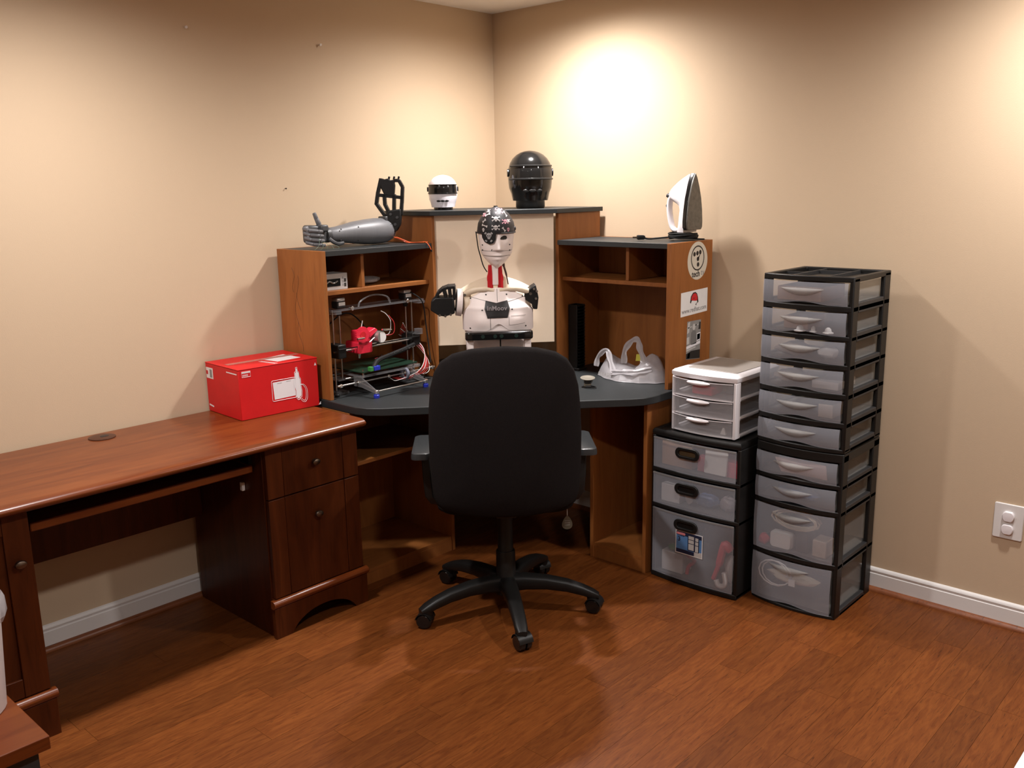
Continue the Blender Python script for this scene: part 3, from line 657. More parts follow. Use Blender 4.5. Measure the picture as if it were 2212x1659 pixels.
for (zb,zt_) in mdr:
    xa,xb = mx0+.003,mx1-.013
    fr = lambda u,v: (xa+(xb-xa)*u, myf-.004+mb(xa+(xb-xa)*u), zb+(zt_-zb-.004*math.sin(PI*u))*v)
    g = G(); g.slab(fr,(0,.0025,0),16,2); d = MN_(g,'drawer_front',frost_w)
    g = G(); g.slab(lambda u,v:(xa+(xb-xa)*u, myf-.0055+mb(xa+(xb-xa)*u), zt_-.0025-.004*math.sin(PI*u)+.0025*v),(0,.0024,0),16,1); MN_(g,'drawer_lip',whitep,d)
    g = G(); g.box(xa+.010,xb-.004,myf+.004,myb-.02,zb+.001,zb+.003)
    for xs in (xa+.010,xb-.006): g.box(xs,xs+.002,myf+.004,myb-.02,zb+.0035,zt_-.008)
    MN_(g,'drawer_bin',frost_w,d)
    def hd(u,v):
        s = 2*u-1; e = max(0,1-s*s)**.5; x = mxc-.012+.052*s
        a = PI*(v*1.0)
        return (x, myf-.006+mb(x)-(.004+.013*e*math.sin(a)), zt_-.009+.0085*e*math.cos(a))
    g = G(); g.slab(hd,(0,.003,.0),16,8); MN_(g,'drawer_handle',whitep,d)

# ------------------------------------------------------------------ things inside the drawers
def crumple(c, r, seed, sq=1.0, n=14):
    rnd = random.Random(seed); g = G(); ph = [(rnd.uniform(0,6),rnd.uniform(2,5),rnd.uniform(-1,1)) for _ in range(5)]
    rs = []
    for j in range(n//2+1):
        th = PI*j/(n//2); ring = []
        for i in range(n):
            a = 2*PI*i/n; k = 1+.16*sum(math.sin(q[1]*a+q[0]+q[2]*4*th) for q in ph)/2+rnd.uniform(-.06,.06)
            ring.append((c[0]+r[0]*k*max(math.sin(th),.02)*math.cos(a), c[1]+r[1]*k*max(math.sin(th),.02)*math.sin(a), c[2]-r[2]*math.cos(th)*(1+.1*math.sin(a*3+seed))))
        rs.append([(x,y,max(z,c[2]-r[2])) for x,y,z in ring])
    g.rings(rs); return g
def coil(c, rx, rz, turns, seed, r=.003, dy=.02):
    rnd = random.Random(seed); pts = []
    for i in range(int(turns*14)):
        a = 2*PI*i/14; k = 1+.12*math.sin(i*.31+seed); pts.append((c[0]+rx*k*math.cos(a), c[1]+dy*math.sin(i*.17+seed), c[2]+rz*k*math.sin(a)))
    return G().tube(pts, r, 6)
pinkp = mat('pink_red_box',(.62,.03,.07),.5,var=.1,scale=(30,30,30))
whiteb = mat('white_carton',(.66,.62,.60),.6,var=.05,scale=(20,20,20)); beige = mat('beige_carton',(.45,.36,.28),.6,var=.12,scale=(20,20,20))
darkthing = mat('dark_parts',(.03,.028,.027),.5,var=.3,scale=(40,40,40)); bluebag = mat('blue_bag',(.06,.13,.30),.4,var=.3,scale=(30,30,30)); greenp = mat('green_part',(.04,.22,.05),.5,var=.2)
# cabinet
g = G(); g.box(1.315,1.455,-.43,-.20,.486,.585); single(g,'cardboard_box',cardboard,'brown cardboard box in the top drawer of the black cabinet','box',bev=.002)
g = G(); g.box(1.478,1.658,-.425,-.28,.486,.548); single(g,'flat_box',pinkp,'bright red box behind a white packet in the top cabinet drawer','box',bev=.002)
g = G(); g.M = Matrix.Translation((1.566,-.438,.488))@Matrix.Rotation(-.10,4,'X'); g.rings([[(a*k,y,.05+b*k) for a,b in rrect(-.05,.05,-.048,.05,.006,3)] for k,y in ((.96,-.004),(1,0),(.96,.004))]); single(g,'paper_packet',paper_w,'white paper packet leaning in the top drawer of the black cabinet','packet')
g = G(); g.box(1.318,1.405,-.435,-.33,.3315,.405); single(g,'small_carton',whiteb,'white carton in the middle drawer of the black cabinet','box',bev=.002)
single(crumple((1.515,-.395,.3625),(.05,.03,.0305),3),'blue_bag',bluebag,'crumpled blue bag in the middle drawer of the black cabinet','bag')
single(crumple((1.437,-.41,.372),(.02,.018,.040),5,n=12),'white_wrap',paper_w,'small crumpled white wrapper in the middle cabinet drawer','wrapper')
single(crumple((1.605,-.395,.366),(.036,.03,.034),8),'grey_wrap',mat('grey_plastic_wrap',(.28,.24,.25),.4,var=.3,scale=(30,30,30)),'grey clear wrapping at the far end of the middle cabinet drawer','wrapper')
g = G(); g.box(1.325,1.425,-.435,-.36,.0295,.115); single(g,'adapter_box',whiteb,'white box low in the deep drawer of the black cabinet','box',bev=.003)
g = G(); g.tube(curve([(1.56,-.415,.045),(1.585,-.415,.12),(1.605,-.415,.20),(1.632,-.41,.18)],5),[.010]*5+[.016]*5+[.018]*5+[.014],8); single(g,'red_tool',hotred,'long red plastic part standing in the deep cabinet drawer','tool')
g = G(); g.tube(curve([(1.445,-.43,.0375),(1.45,-.425,.07),(1.475,-.42,.10),(1.44,-.42,.115)],5),[.008]*16,8); single(g,'red_clip',redp,'short red plastic part beneath the blue label of the cabinet','tool')
single(crumple((1.618,-.38,.088),(.028,.025,.057),11),'white_cloth',whiteb,'crumpled white cloth in the deep cabinet drawer','cloth')
g = G(); g.tube(curve([(1.625,-.448,.10),(1.632,-.448,.06),(1.62,-.448,.041),(1.60,-.448,.041),(1.592,-.448,.06)],6),.0105,10); single(g,'pipe_hook',paper_w,'white hooked pipe pressed against the deep cabinet drawer front','pipe')
single(crumple((1.385,-.40,.128),(.05,.03,.0135),14,n=12),'green_part',greenp,'green plastic piece on the white box in the deep cabinet drawer','part')
# mini drawers
g = G(); g.box(1.44,1.53,-.42,-.33,.796,.828); single(g,'red_case',hotred,'small red case in the top clear drawer of the white unit','case',bev=.006)
for k,(xa,ya,za,rx,ry,rz,lb) in enumerate(((1.575,-.34,.813,.03,.035,.0165,'dark parts in the top clear drawer of the white unit'),(1.50,-.34,.7445,.075,.04,.0225,'dark cables in the middle clear drawer of the white unit'),(1.49,-.34,.676,.08,.04,.0235,'dark tangled parts in the lowest clear drawer of the white unit'))):
    single(crumple((xa,ya,za),(rx,ry,rz),21+k),'spare_parts',darkthing,lb,'parts')
g = G(); g.M = Matrix.Translation((1.585,-.418,.6525)); g.rings([[(-.012,-.004,0),(.012,-.004,0),(.012,.004,0),(-.012,.004,0)],[(-.003,-.002,.026),(.004,-.002,.026),(.004,.002,.026),(-.003,.002,.026)]]); single(g,'paper_scrap',paper_w,'small cream paper scrap in the lowest clear drawer','scrap')
# tower
g = G(); g.box(1.752,1.92,-.355,-.15,1.184,1.235); single(g,'craft_box',cardboard,'brown box in the topmost drawer of the drawer tower','box',bev=.003)
g = G(); g.box(1.775,1.87,-.34,-.2,1.079,1.125); single(g,'craft_box',cardboard,'brown box behind white caps in the second drawer of the tower','box',bev=.003)
for k,(x,s_,lb) in enumerate(((1.855,1.0,'large white cap beside the brown box in the second tower drawer'),(1.905,.62,'smallest white cap, between two others in the second tower drawer'),(1.960,.9,'white cap near the end post in the second tower drawer'))):
    g = G(Matrix.Translation((x,-.372,1.0785))); g.lathe([(.021*s_,0),(.021*s_,.003),(.014*s_,.005),(.011*s_,.016),(.004*s_,.021)],16); single(g,'bottle_cap',paper_w,lb,'cap','white caps in the tower drawer')
single(crumple((1.82,-.325,1.004),(.07,.03,.026),31),'foil_wrap',beige,'tan crumpled wrap in the third drawer of the tower','wrapper')
single(crumple((1.945,-.32,1.000),(.038,.03,.0225),32),'clear_bag',whiteb,'small pale bag in the third drawer of the tower','bag')
single(crumple((1.81,-.315,.898),(.065,.033,.026),33),'cloth_bundle',beige,'tan cloth bundle in the fourth drawer of the tower','cloth')
g = G(); g.box(1.90,2.0,-.35,-.2,.8705,.900); single(g,'flat_pack',whiteb,'pale flat pack lying in the fourth drawer of the tower','packet',bev=.002)
g = G(); g.box(1.93,1.985,-.352,-.22,.7655,.815); single(g,'plastic_tray',beige,'upright beige tray in the fifth drawer of the tower','tray',bev=.002)
g = G(); g.M = Matrix.Translation((1.885,-.356,.5325))@Matrix.Rotation(.06,4,'X'); g.rings([[(-.085,y,.0),(.095,y,0),(.09,y,.055),(-.04,y,.062),(-.11,y,.052)] for y in (0,.004)]); single(g,'pink_envelope',mat('pink_paper',(.55,.38,.33),.6,var=.05),'pale pink envelope in the upper shallow drawer of the lower tower','envelope')
single(crumple((1.86,-.325,.452),(.085,.03,.0215),36),'cable_bag',bluebag,'bluish cable bag in the second shallow drawer of the lower tower','bag')
single(coil((1.86,-.335,.345),.085,.035,5,2,.0035),'cable_coil',cream_c,'cream cable coiled in the upper deep drawer of the lower tower','cable')
g = G(); g.M = Matrix.Translation((1.812,-.35,.2565)); g.rings([[(a*k,y,b*k) for a,b in rrect(-.045,.045,-.032,.032,.014,4)] for k,y in ((.9,-.012),(1,-.004),(1,.02),(.9,.028))]); single(g,'power_adapter',paper_w,'white power adapter in the upper deep drawer of the lower tower','adapter')
single(crumple((1.74,-.35,.245),(.022,.02,.0225),41,n=12),'red_bundle',redp,'small red bundle beside the white adapter in the deep tower drawer','part')
g = G(); g.box(1.868,1.915,-.35,-.28,.2235,.312); single(g,'dark_adapter',darkthing,'dark adapter brick in the upper deep drawer of the lower tower','adapter',bev=.006)
g = G(); g.box(1.935,1.99,-.35,-.28,.2235,.29); single(g,'small_carton',beige,'small tan carton in the upper deep drawer of the lower tower','box',bev=.004)
single(coil((1.80,-.368,.125),.062,.050,2.2,5,.0028,.006),'white_cable',paper_w,'thin white cable looped in the lowest deep drawer of the tower','cable')
single(crumple((1.865,-.34,.110),(.10,.035,.020),44),'tan_cable',cream_c,'thick tan cable bundle across the lowest deep drawer of the tower','cable')
g = G(); g.box(1.865,1.89,-.386,-.380,.095,.122); single(g,'cable_tag',paper_w,'little white cable tag in the lowest deep drawer of the tower','tag')
# crumpled bag behind the white unit
single(crumple((1.325,-.30,.668),(.030,.06,.030),51,n=16),'plastic_scrap',bagm,'crumpled white plastic beside the white drawers on the black cabinet','plastic')

# ------------------------------------------------------------------ humanoid robot bust on the corner desk
RB = thing('humanoid_robot','white printed humanoid robot bust with eye patch and black bandana on the desk','robot',(.68,-.72,DZ),math.radians(45))
U = .00188; TZ = 1.526-DZ
def pt(a,b): return (a*U, TZ-b*.0019)
prof = [(0,.004),(3,.022),(7,.034),(13,.047),(22,.059),(33,.068),(43,.0725),(53,.0745),(63,.073),(73,.0705),(83,.069),(93,.066),(100,.061),(106,.054),(112,.045),(118,.035),(124,.022),(129,.008)]
def interp(t,b):
    if b <= t[0][0]: return t[0][1]
    for (p,q),(r,s) in zip(t,t[1:]):
        if b <= r: return q+(s-q)*(b-p)/(r-p)
    return t[-1][1]
dfr = [(0,.004),(5,.04),(13,.064),(25,.082),(40,.090),(60,.092),(85,.092),(100,.090),(110,.086),(118,.078),(125,.066),(129,.055)]
dbk = [(0,.004),(5,.045),(13,.07),(25,.09),(40,.10),(60,.10),(80,.085),(95,.06),(110,.02),(118,.0),(129,-.03)]
def bump(x,b):
    n = 0
    if 55 < b < 98:
        k = (b-55)/33 if b <= 88 else max(0,1-(b-88)/6); n += .024*k*math.exp(-((x-.006)/(.007+.006*max(0,k)))**2)
    n += .0055*math.exp(-((x-.004)/.022)**2)*(math.exp(-((b-101)/2.6)**2)+math.exp(-((b-109)/3.2)**2))
    n += .005*math.exp(-(x/.02)**2-((b-121)/5)**2)
    for s in (-1,1): n -= .010*math.exp(-((x-s*.031-.004)/.016)**2-((b-64)/7)**2)
    n -= .004*math.exp(-((abs(x)-.045)/.014)**2-((b-97)/12)**2)
    return n
def headp(x,b,off=0,bare=False):
    w = interp(prof,b)+off; s = max(-1,min(1,x/w)); y = -(interp(dfr,b)+off)*math.sqrt(max(0,1-s*s))
    return (x, y-(0 if bare else bump(x,b)), TZ-b*.0019)
def headring(b,off=0,bare=False,n=56):
    w = interp(prof,b)+off; f_ = interp(dfr,b)+off; k_ = interp(dbk,b)+off; out = []
    for i in range(n):
        t = 2*PI*i/n; x = w*math.sin(t); c = math.cos(t); y = -f_*c if c > 0 else -k_*c
        if c > 0 and not bare: y -= bump(x,b)*min(1,c*3)
        out.append((x,y,TZ-b*.0019))
    return out
g = G(); g.rings([headring(b) for b in [20+i*2 for i in range(31)]+[81+i for i in range(11)]]); hs = g.obj('face_shell',robot_w,RB,ang=80)
g = G(); g.rings([headring(b) for b in (92,93,94,96,98,100,102)]); g.obj('upper_lip_shell',robot_w,RB,ang=80)
g = G(); g.rings([headring(b) for b in (103,104,106,108,110,112,114,117,120,123,126,129)]); g.obj('jaw_shell',robot_w,RB,ang=80)
g = G(); g.rings([headring(b,-.0012) for b in (91.4,92.2)]); g.obj('face_seam',ink_g,RB,ang=80)
g = G(); g.rings([headring(b,-.0012) for b in (101.5,103.5)]); g.obj('mouth_seam',ink_g,RB,ang=80)
def decal(g, poly, surf, off=.0008):
    cx = sum(p[0] for p in poly)/len(poly); cz = sum(p[1] for p in poly)/len(poly)
    g.rings([[surf(cx+(p[0]-cx)*k, cz+(p[1]-cz)*k) for p in poly] for k in (1,.6,.25,.04)],cap0=False)
fs = lambda o: (lambda a,b:(lambda q:(q[0],q[1]-o,q[2]))(headp(a*U,b)))
eye = [(7,66),(9,62.5),(13,60),(18,59.2),(21.5,61),(22.5,65),(20,67.5),(14,68),(9,67.5)]
g = G(); decal(g,eye,fs(.0009)); g.obj('eye_opening',ink_k,RB)
for a,b in ((-31,79),(28,79),(-31,90),(28,91)): g = G(); decal(g,ellipse(a,b,1.5,1.5,10),fs(.001)); g.obj('screw_hole',ink_k,RB)
g = G(); decal(g,[(-13,90),(-11,87),(-10,87.5),(-12,91)],fs(.001)); g.obj('cheek_slot',ink_k,RB)
bw = [(0,.6),(4,.8),(50,.8)]
capm = mat('bandana_cloth',(.010,.009,.012),.55,var=.3,scale=(300,300,300),bump=.2,bscale=400)
def capring(b,n=56):
    out = headring(b,.0045,True,n); return [(x, y, z+ (.010 if y > 0 else 0)*(1 if b>50 else 0)) for x,y,z in out]
g = G(); g.rings([headring(b,.0045+.0006*math.sin(b),True) for b in (-2.5,0,2,4,7,10,14,18,23,28,33,38,43,48,52,54.5)]+[headring(54.5,.001,True)]); cp = g.obj('bandana',capm,RB,ang=80,label='black bandana with skull prints')
G().tube([(x,y,z) for x,y,z in headring(54,.0045,True)],.0024,6,closed=True).obj('bandana_hem',capm,cp)
G().ell((.074,-.012,TZ-.088),(.008,.010,.010),12,8).obj('bandana_knot',capm,cp)
def cs(a,b):
    w = interp(prof,b)+.0058; d = interp(dfr,b)+.0058; t = max(-1.5,min(1.5,a*U/w)); return (w*math.sin(t),-d*math.cos(t),TZ-b*.0019)
pinkw = mat('pink_print',(.62,.30,.36),.5,var=.2,scale=(200,200,200)); skw = mat('skull_print_white',(.66,.62,.62),.5,var=.15,scale=(300,300,300))
def rotp(poly,a,c): return [(c[0]+x*math.cos(a)-y*math.sin(a), c[1]+x*math.sin(a)+y*math.cos(a)) for x,y in poly]
def bone(g,c,l,a,surf,w=.55):
    decal(g,rotp([(-l,-w),(l,-w),(l,w),(-l,w)],a,c),surf)
    for s in (-1,1):
        for q in (-1,1): decal(g,rotp(ellipse(s*l,q*w*1.1,w*1.35,w*1.35,8),a,c),surf)
def skull(par,c,s,surf,m,bones=True):
    g = G()
    if bones: bone(g,(c[0],c[1]+s*.15),s*1.5,.45,surf,s*.13); bone(g,(c[0],c[1]+s*.15),s*1.5,-.45,surf,s*.13)
    decal(g,ellipse(c[0],c[1],s*.75,s*.72,14),lambda a,b:(lambda q:(q[0],q[1]-.0004,q[2]))(surf(a,b)))
    decal(g,[(c[0]-s*.4,c[1]+s*.5),(c[0]+s*.4,c[1]+s*.5),(c[0]+s*.35,c[1]+s*1.05),(c[0]-s*.35,c[1]+s*1.05)],lambda a,b:(lambda q:(q[0],q[1]-.0004,q[2]))(surf(a,b)))
    o = g.obj('skull_print',m,par)
    g = G()
    for d in (-.3,.3): decal(g,ellipse(c[0]+d*s,c[1]+.12*s,s*.19,s*.2,10),lambda a,b:(lambda q:(q[0],q[1]-.0012,q[2]))(surf(a,b)))
    decal(g,[(c[0]-.1*s,c[1]+.55*s),(c[0],c[1]+.34*s),(c[0]+.1*s,c[1]+.55*s)],lambda a,b:(lambda q:(q[0],q[1]-.0012,q[2]))(surf(a,b)))
    g.obj('skull_sockets',ink_k,o)
for c,s,m,bn_ in (((7,7),4.6,pinkw,1),((-1,23),4.4,skw,1),((-2,41),4.4,skw,1),((20,29),4.0,pinkw,1),((27,46),3.6,pinkw,0),((-31,15),3.2,pinkw,1),((-31,46),3.4,skw,0),((-18,7),2.6,skw,1),((29,28),2.6,skw,1)): skull(cp,c,s*1.3,cs,m,bool(bn_))
for c,l,a in (((-20,15),5,-.35),((-28,38),5.5,.25),((22,14),4.5,1.0),((-29,28),3.5,-.6),((16,46),3.6,.9),((-8,33),0.1,0)):
    if l > 1: g = G(); bone(g,c,l*1.15,a,cs,1.05); g.obj('bone_print',skw,cp)
ep = [(-18,46.6),(-25,47.5),(-31,51),(-32.4,54),(-31.2,63),(-26,72.4),(-16,77),(-8,74.7),(-3,66.6),(-1.4,54),(-4,49.5),(-9,47)]
g = G(); surf = fs(.0045); cx = -16; cz = 61
g.rings([[ (lambda q:(q[0],q[1]-.0085-.003*(1-k),q[2]))(headp((cx+(p[0]-cx)*k)*U,cz+(p[1]-cz)*k,0,True)) for p in ep] for k in (1.0,.8,.5,.2,.03)],cap0=True); ey = g.obj('eye_patch',mat('patch_felt',(.008,.008,.009),.8,bump=.2,bscale=600),RB,label='black eye patch with a skull')
es = lambda a,b:(lambda q:(q[0],q[1]-.0125,q[2]))(headp(a*U,b,0,True))
skull(ey,(-17,58),7.4,es,mat('silver_print',(.36,.36,.37),.5,var=.1),False)
g = G()
for a,b,r_ in ((-24,54,-.7),(-11,54,.7),(-23,70,.7),(-12,70,-.7)): bone(g,(a,b-.5),1.3,r_,es,.8)
g.obj('bone_print',MATS['silver_print'],ey)
G().tube(curve([(-.083,-.01,TZ-.098),(-.080,-.02,TZ-.125),(-.075,-.03,TZ-.165),(-.066,-.03,TZ-.20),(-.060,-.03,TZ-.225),(-.052,-.03,TZ-.245),(-.041,-.03,TZ-.262)],4),.0022,6).obj('tie_string',wire_k,RB)
G().tube(curve([(.022,.01,TZ-.215),(.030,.0,TZ-.245),(.038,-.01,TZ-.275),(.045,-.02,TZ-.316)],4),[.006]*4+[.004]*5+[.0025]*4,6).obj('neck_cable',mat('dark_cable',(.05,.02,.008),.5),RB)
# neck
g = G(); g.rings([[(-.008+a*.0095,-.030+b*.012,z) for a,b in rrect(-1,1,-1,1,.3,3)] for z in (TZ-.35,TZ-.312)]); g.obj('neck_rod',robot_c,RB)
g = G(); g.rings([[(-.008+a*.012,-.032+b*.014,z) for a,b in rrect(-1,1,-1,1,.3,3)] for z in (TZ-.314,TZ-.235)]); g.obj('neck_column',robot_w,RB)
for s in (-1,1):
    g = G(); x = -.008+s*.021; g.rings([[(x+a,-.012+b,z) for a,b in ((-d,-.02),(d,-.02),(d,.02),(-d,.02))] for d,z in ((.0115,TZ-.345),(.0115,TZ-.30),(.013,TZ-.298),(.013,TZ-.283),(.009,TZ-.27),(.007,TZ-.235))]); g.obj('neck_gear',redp,RB,bev=.002)
# trapezius plates
for s,e in ((-1,-.148),(1,.150)):
    g = G()
    def tr_(u,v):
        x = -.004+s*.020+(e-s*.020)*u; zt_ = TZ-.288-.050*u**1.6
        return (x, .03-.045*(1-v)+.02*u, zt_-.055*(1-v)*(1-.3*u))
    g.slab(tr_,(0,.012,0),10,6); g.obj('shoulder_plate',robot_c,RB)
# chest
def hwz(z): return .118+.030*max(0,min(1,(1.135-z)/.03))
def cy(x,z):
    y = -.098*max(0,1-(x/.166)**2)**.6
    y += max(0,z-1.12)*.55
    y -= .014*math.exp(-((abs(x)-.07)/.045)**2-((z-1.065)/.035)**2)
    return y
def zbot(x): return 1.026+.030*math.exp(-((x-.001)/.032)**2)
def ztop(x): return 1.200-.03*(abs(x)/.12)**2
def ch(u,v):
    s = 2*u-1; x = s*.148; z0_ = zbot(x); z = z0_+(ztop(x)-z0_)*v; x = s*hwz(z)
    return (x, cy(x,z)+ (.035 if abs(s)>.995 else 0), z-DZ)
g = G(); g.slab(ch,(0,.012,0),44,28); g.obj('chest_shell',robot_w,RB,ang=70)
def chd(x,z,o=.001): return (x, cy(x,z)-o, z-DZ)
g = G(); rs = []
for z,w,f_,k_ in ((.775,.128,.03,.075),(.86,.130,.045,.08),(.95,.136,.06,.085),(1.02,.140,.088,.085),(1.055,.138,.080,.085),(1.12,.112,.03,.08),(1.16,.085,.01,.07),(1.185,.04,-.02,.05)):
    rs.append([(w*math.copysign(abs(math.sin(t))**.75,math.sin(t)), .01-(f_ if math.cos(t) > 0 else k_)*math.copysign(abs(math.cos(t))**.75,math.cos(t)), z-DZ) for t in [2*PI*i/32 for i in range(32)]])
g.rings(rs); g.obj('torso',robot_w,RB)
def seam(pts,r=.0008): G().tube([chd(x,z,.0003) for x,z in pts],r,4).obj('panel_seam',ink_k,RB)
seam([(-.003,1.197-.01*i) for i in range(6)]); seam([(-.033,1.088-.006*i) for i in range(10)])
seam([(-.118+.011*i,1.166-.0026*i) for i in range(9)]); seam([(.040+.011*i,1.146+.0026*i) for i in range(8)])
def cpt(a,b): return (a*U, 1.526-b*.0019)
for a,b in ((-26,185),(19,185),(-60,193),(54,190),(-35,217),(30,216),(-62,257),(60,254)):
    x,z = cpt(a,b); g = G(); g.rings([[chd(x+p*k,z+q*k,.0012) for p,q in ellipse(0,0,.0032,.0032,10)] for k in (1,.5,.05)],cap0=False); g.obj('screw_hole',ink_k,RB)
bd = [(-27,197),(-4,202),(20,197),(25,213),(20,233),(-24,234),(-30,214)]
bd2 = []
for p,q in zip(bd,bd[1:]+bd[:1]): bd2 += [(p[0]+(q[0]-p[0])*i/4,p[1]+(q[1]-p[1])*i/4) for i in range(4)]
g = G(); ccx,ccb = -2,215
def bp_(p,k,o): x,z = cpt(ccx+(p[0]-ccx)*k, ccb+(p[1]-ccb)*k); return chd(x,z,o)
g.rings([[bp_(p,1,-.001) for p in bd2],[bp_(p,1,.003) for p in bd2]]+[[bp_(p,k,.0035) for p in bd2] for k in (.96,.7,.4,.05)],cap0=False); bg = g.obj('chest_badge',mat('badge_grey',(.022,.021,.022),.5,bump=.1,bscale=500),RB,label='dark grey chest badge with lettering')
tx,tz_ = cpt(-3,213)
text('lettering','InMoov',.0262,mat('badge_letter_grey',(.36,.33,.34),.45),bg,frame((tx,cy(tx,tz_)-.0042,tz_-DZ),(1,0,0),(0,0.05,1)),ext=.0012,world=False,space=1.02,bold=.0004)
for p,q in (((27,230),(60,230)),((24,250),(58,247)),((23,231),(23,250))):
    seam([(cpt(p[0]+(q[0]-p[0])*i/6,p[1]+(q[1]-p[1])*i/6)) for i in range(7)],.0005)
g = G(); g.slab(lambda u,v:((2*u-1)*.052, cy((2*u-1)*.052,1.05)+.006, .985-DZ+.085*v),(0,.02,0),12,4); g.obj('sternum_plate',robot_w,RB,ang=70)
# clavicles
for s in (-1,1):
    g = G(); pts = [(s*.012-.004,cy(.012,1.19)+.004,1.189-DZ),(s*.05,cy(.05,1.19)-.001,1.196-DZ),(s*.09,cy(.09,1.185)-.001,1.193-DZ),(s*.122,-.035,1.182-DZ),(s*.140,-.02,1.168-DZ)]
    g.tube(curve(pts,4),[.008]*4+[.012]*4+[.0135]*4+[.013]*4+[.010],10); g.obj('clavicle',robot_c,RB)
    G().cyl((s*.136,-.045,1.172-DZ),(s*.136,-.033,1.172-DZ),.006,n=12).obj('shoulder_bolt',steel,RB)
# sensor bar
g = G(); g.pillow(rrect(-.1395,.1405,-.0165,.0165,.008,4),.03,.03,6,lambda x,y,z:(x,-.104+y*1.0,1.012-DZ+z+x*.01)); sb = g.obj('sensor_bar',gloss_black,RB,label='glossy black sensor bar')
for x in (-.066,-.016,.010,.07): g = G(Matrix.Translation((x,-.1342,1.012-DZ+x*.01))); g.prism(ellipse(0,0,.008,.008,16),-.001,.0,'y'); g.obj('sensor_lens',mat('lens_glass',(.02,.035,.03),.1),sb)
for s in (-1,1): g = G(); g.box(s*.118-.014,s*.118+.014,-.112,-.06,.955-DZ,.996-DZ); g.obj('sensor_bracket',robot_w,RB,bev=.004)
G().cyl((.006,-.10,.90-DZ),(.006,-.10,1.0-DZ),.003,n=8).obj('sensor_cable',wire_k,RB)
# upper arms
def quad(g,p,q,w,y0,y1):
    (a,b),(c,d) = p,q; l = math.hypot(c-a,d-b); nx,nz = -(d-b)/l*w,(c-a)/l*w
    g.prism([(a+nx,b+nz),(c+nx,d+nz),(c-nx,d-nz),(a-nx,b-nz)],y0,y1,'y')
g = G(); g.cyl((-.118,.0,1.135-DZ),(-.150,-.01,1.135-DZ),.040,.046,24); g.obj('shoulder_joint',robot_c,RB)
g = G(); g.cyl((-.150,-.01,1.138-DZ),(-.172,-.012,1.140-DZ),.058,.056,28); g.obj('shoulder_ring',robot_w,RB)
A = lambda a,b: cpt(a,b)
ap = lambda pts: [(lambda q:(q[0],q[1]-DZ))(cpt(a,b)) for a,b in pts]
aL = G(); aL.prism(ap([(-146,198),(-137,190),(-97,190),(-95,225),(-117,231),(-130,229),(-148,217)]),-.062,.045,'y'); ua = aL.obj('upper_arm',robot_k,RB,bev=.004)
for P0,P1 in (((-137,196),(-134,187)),((-134,188),(-128,178)),((-128,179),(-118,171)),((-118,172),(-106,168)),((-107,169),(-93,168)),((-95,168),(-96,196)),((-119,171),(-113,193)),((-106,169),(-104,194))):
    g = G(); p,q = ap([P0,P1]); quad(g,p,q,.006,-.055,.040); g.obj('arm_strut',robot_k,ua,bev=.002)
for a,b in ((-128,228),(-116,230),(-104,227)): x,z = ap([(a,b)])[0]; G().cyl((x,-.064,z),(x,-.058,z),.005,n=10).obj('arm_bolt',steel,ua)
aR = G(); aR.prism(ap([(84,167),(75,172),(59,185),(59,198),(77,211),(77,220),(87,221),(90,195),(87,180)]),-.045,.045,'y'); ur = aR.obj('upper_arm',robot_k,RB,bev=.004)
for a,b in ((80,176),(86,181),(84,197)): x,z = ap([(a,b)])[0]; G().cyl((x,-.052,z),(x,-.044,z),.005,n=10).obj('arm_bolt',steel,ur)
G().cyl((.112,.0,1.14-DZ),(.132,0,1.145-DZ),.035,n=20).obj('shoulder_joint',robot_c,RB)

# ------------------------------------------------------------------ two helmets on the corner shelf
def helmet(name,label,loc,rz,w,h,d,shell,visor,trim,base):
    T = thing(name,label,'helmet',loc,rz,'helmets on the top shelf')
    n = 40
    def ring(t,off=0.,a0=0,a1=2*PI,m=n,closed=True):
        z = base+(h-base)*t
        k = (max(0,1-max(0,(t-.52)/.48)**2.4))**.5*(.86+.14*math.sin(PI*min(1,t/.5)*.5)+0*(t)) if t < .999 else .02
        if t < .25: k = .80+.12*t/.25
        out = []
        for i in range(m if closed else m+1):
            a = a0+(a1-a0)*i/m; c = math.cos(a); s = math.sin(a)
            y = -c*d*(1.0 if c > 0 else .95)
            if c > 0 and t < .4: y -= .10*d*(1-t/.4)*c
            out.append(((w*k+off)*s,(y*k-off*c),z))
        return out
    ts = [0,.03,.08,.15,.25,.35,.45,.55,.65,.75,.84,.91,.96,.99,1]
    G().rings([ring(t) for t in ts]).obj('shell',shell,T,ang=60)
    vz = (.44,.50,.56,.62,.68)
    g = G(); g.rings([ring(t,.003,-1.15,1.15,24,False) for t in vz],closed=False); g.rings([ring(t,.0005,-1.15,1.15,24,False) for t in vz],closed=False); v = g.obj('visor',visor,T)
    for t in (.43,.69): G().tube(ring(t,.003,-1.2,1.2,24,False),.0025*h/.15,6).obj('visor_trim',trim,T)
    g = G(); g.lathe([(w*.62,0),(w*.66,base*.2),(w*.66,base+.01),(w*.5,base+.012)],32); g.obj('neck_base',trim,T)
    for s in (-1,1):
        g = G(); x = s*w*.98; g.cyl((x,-.005,base+(h-base)*.56),(x+s*.006,-.005,base+(h-base)*.56),.010*h/.15,n=16); g.obj('visor_pivot',trim,T)
    for s in (-1,0,1):
        q = ring(.20,.002,-.6,.6,12,False)[6+s*3]; G().ell(q,(.010*h/.15,.003,.004*h/.15),12,6).obj('chin_vent',trim,T)
    return T
helmet('toy_helmet','small white helmet with a dark visor on the top corner shelf',(.215,-.575,1.508),math.radians(45),.066,.155,.070,mat('gloss_white',(.78,.75,.80),.2,var=.02),gloss_black,gloss_black,.012)
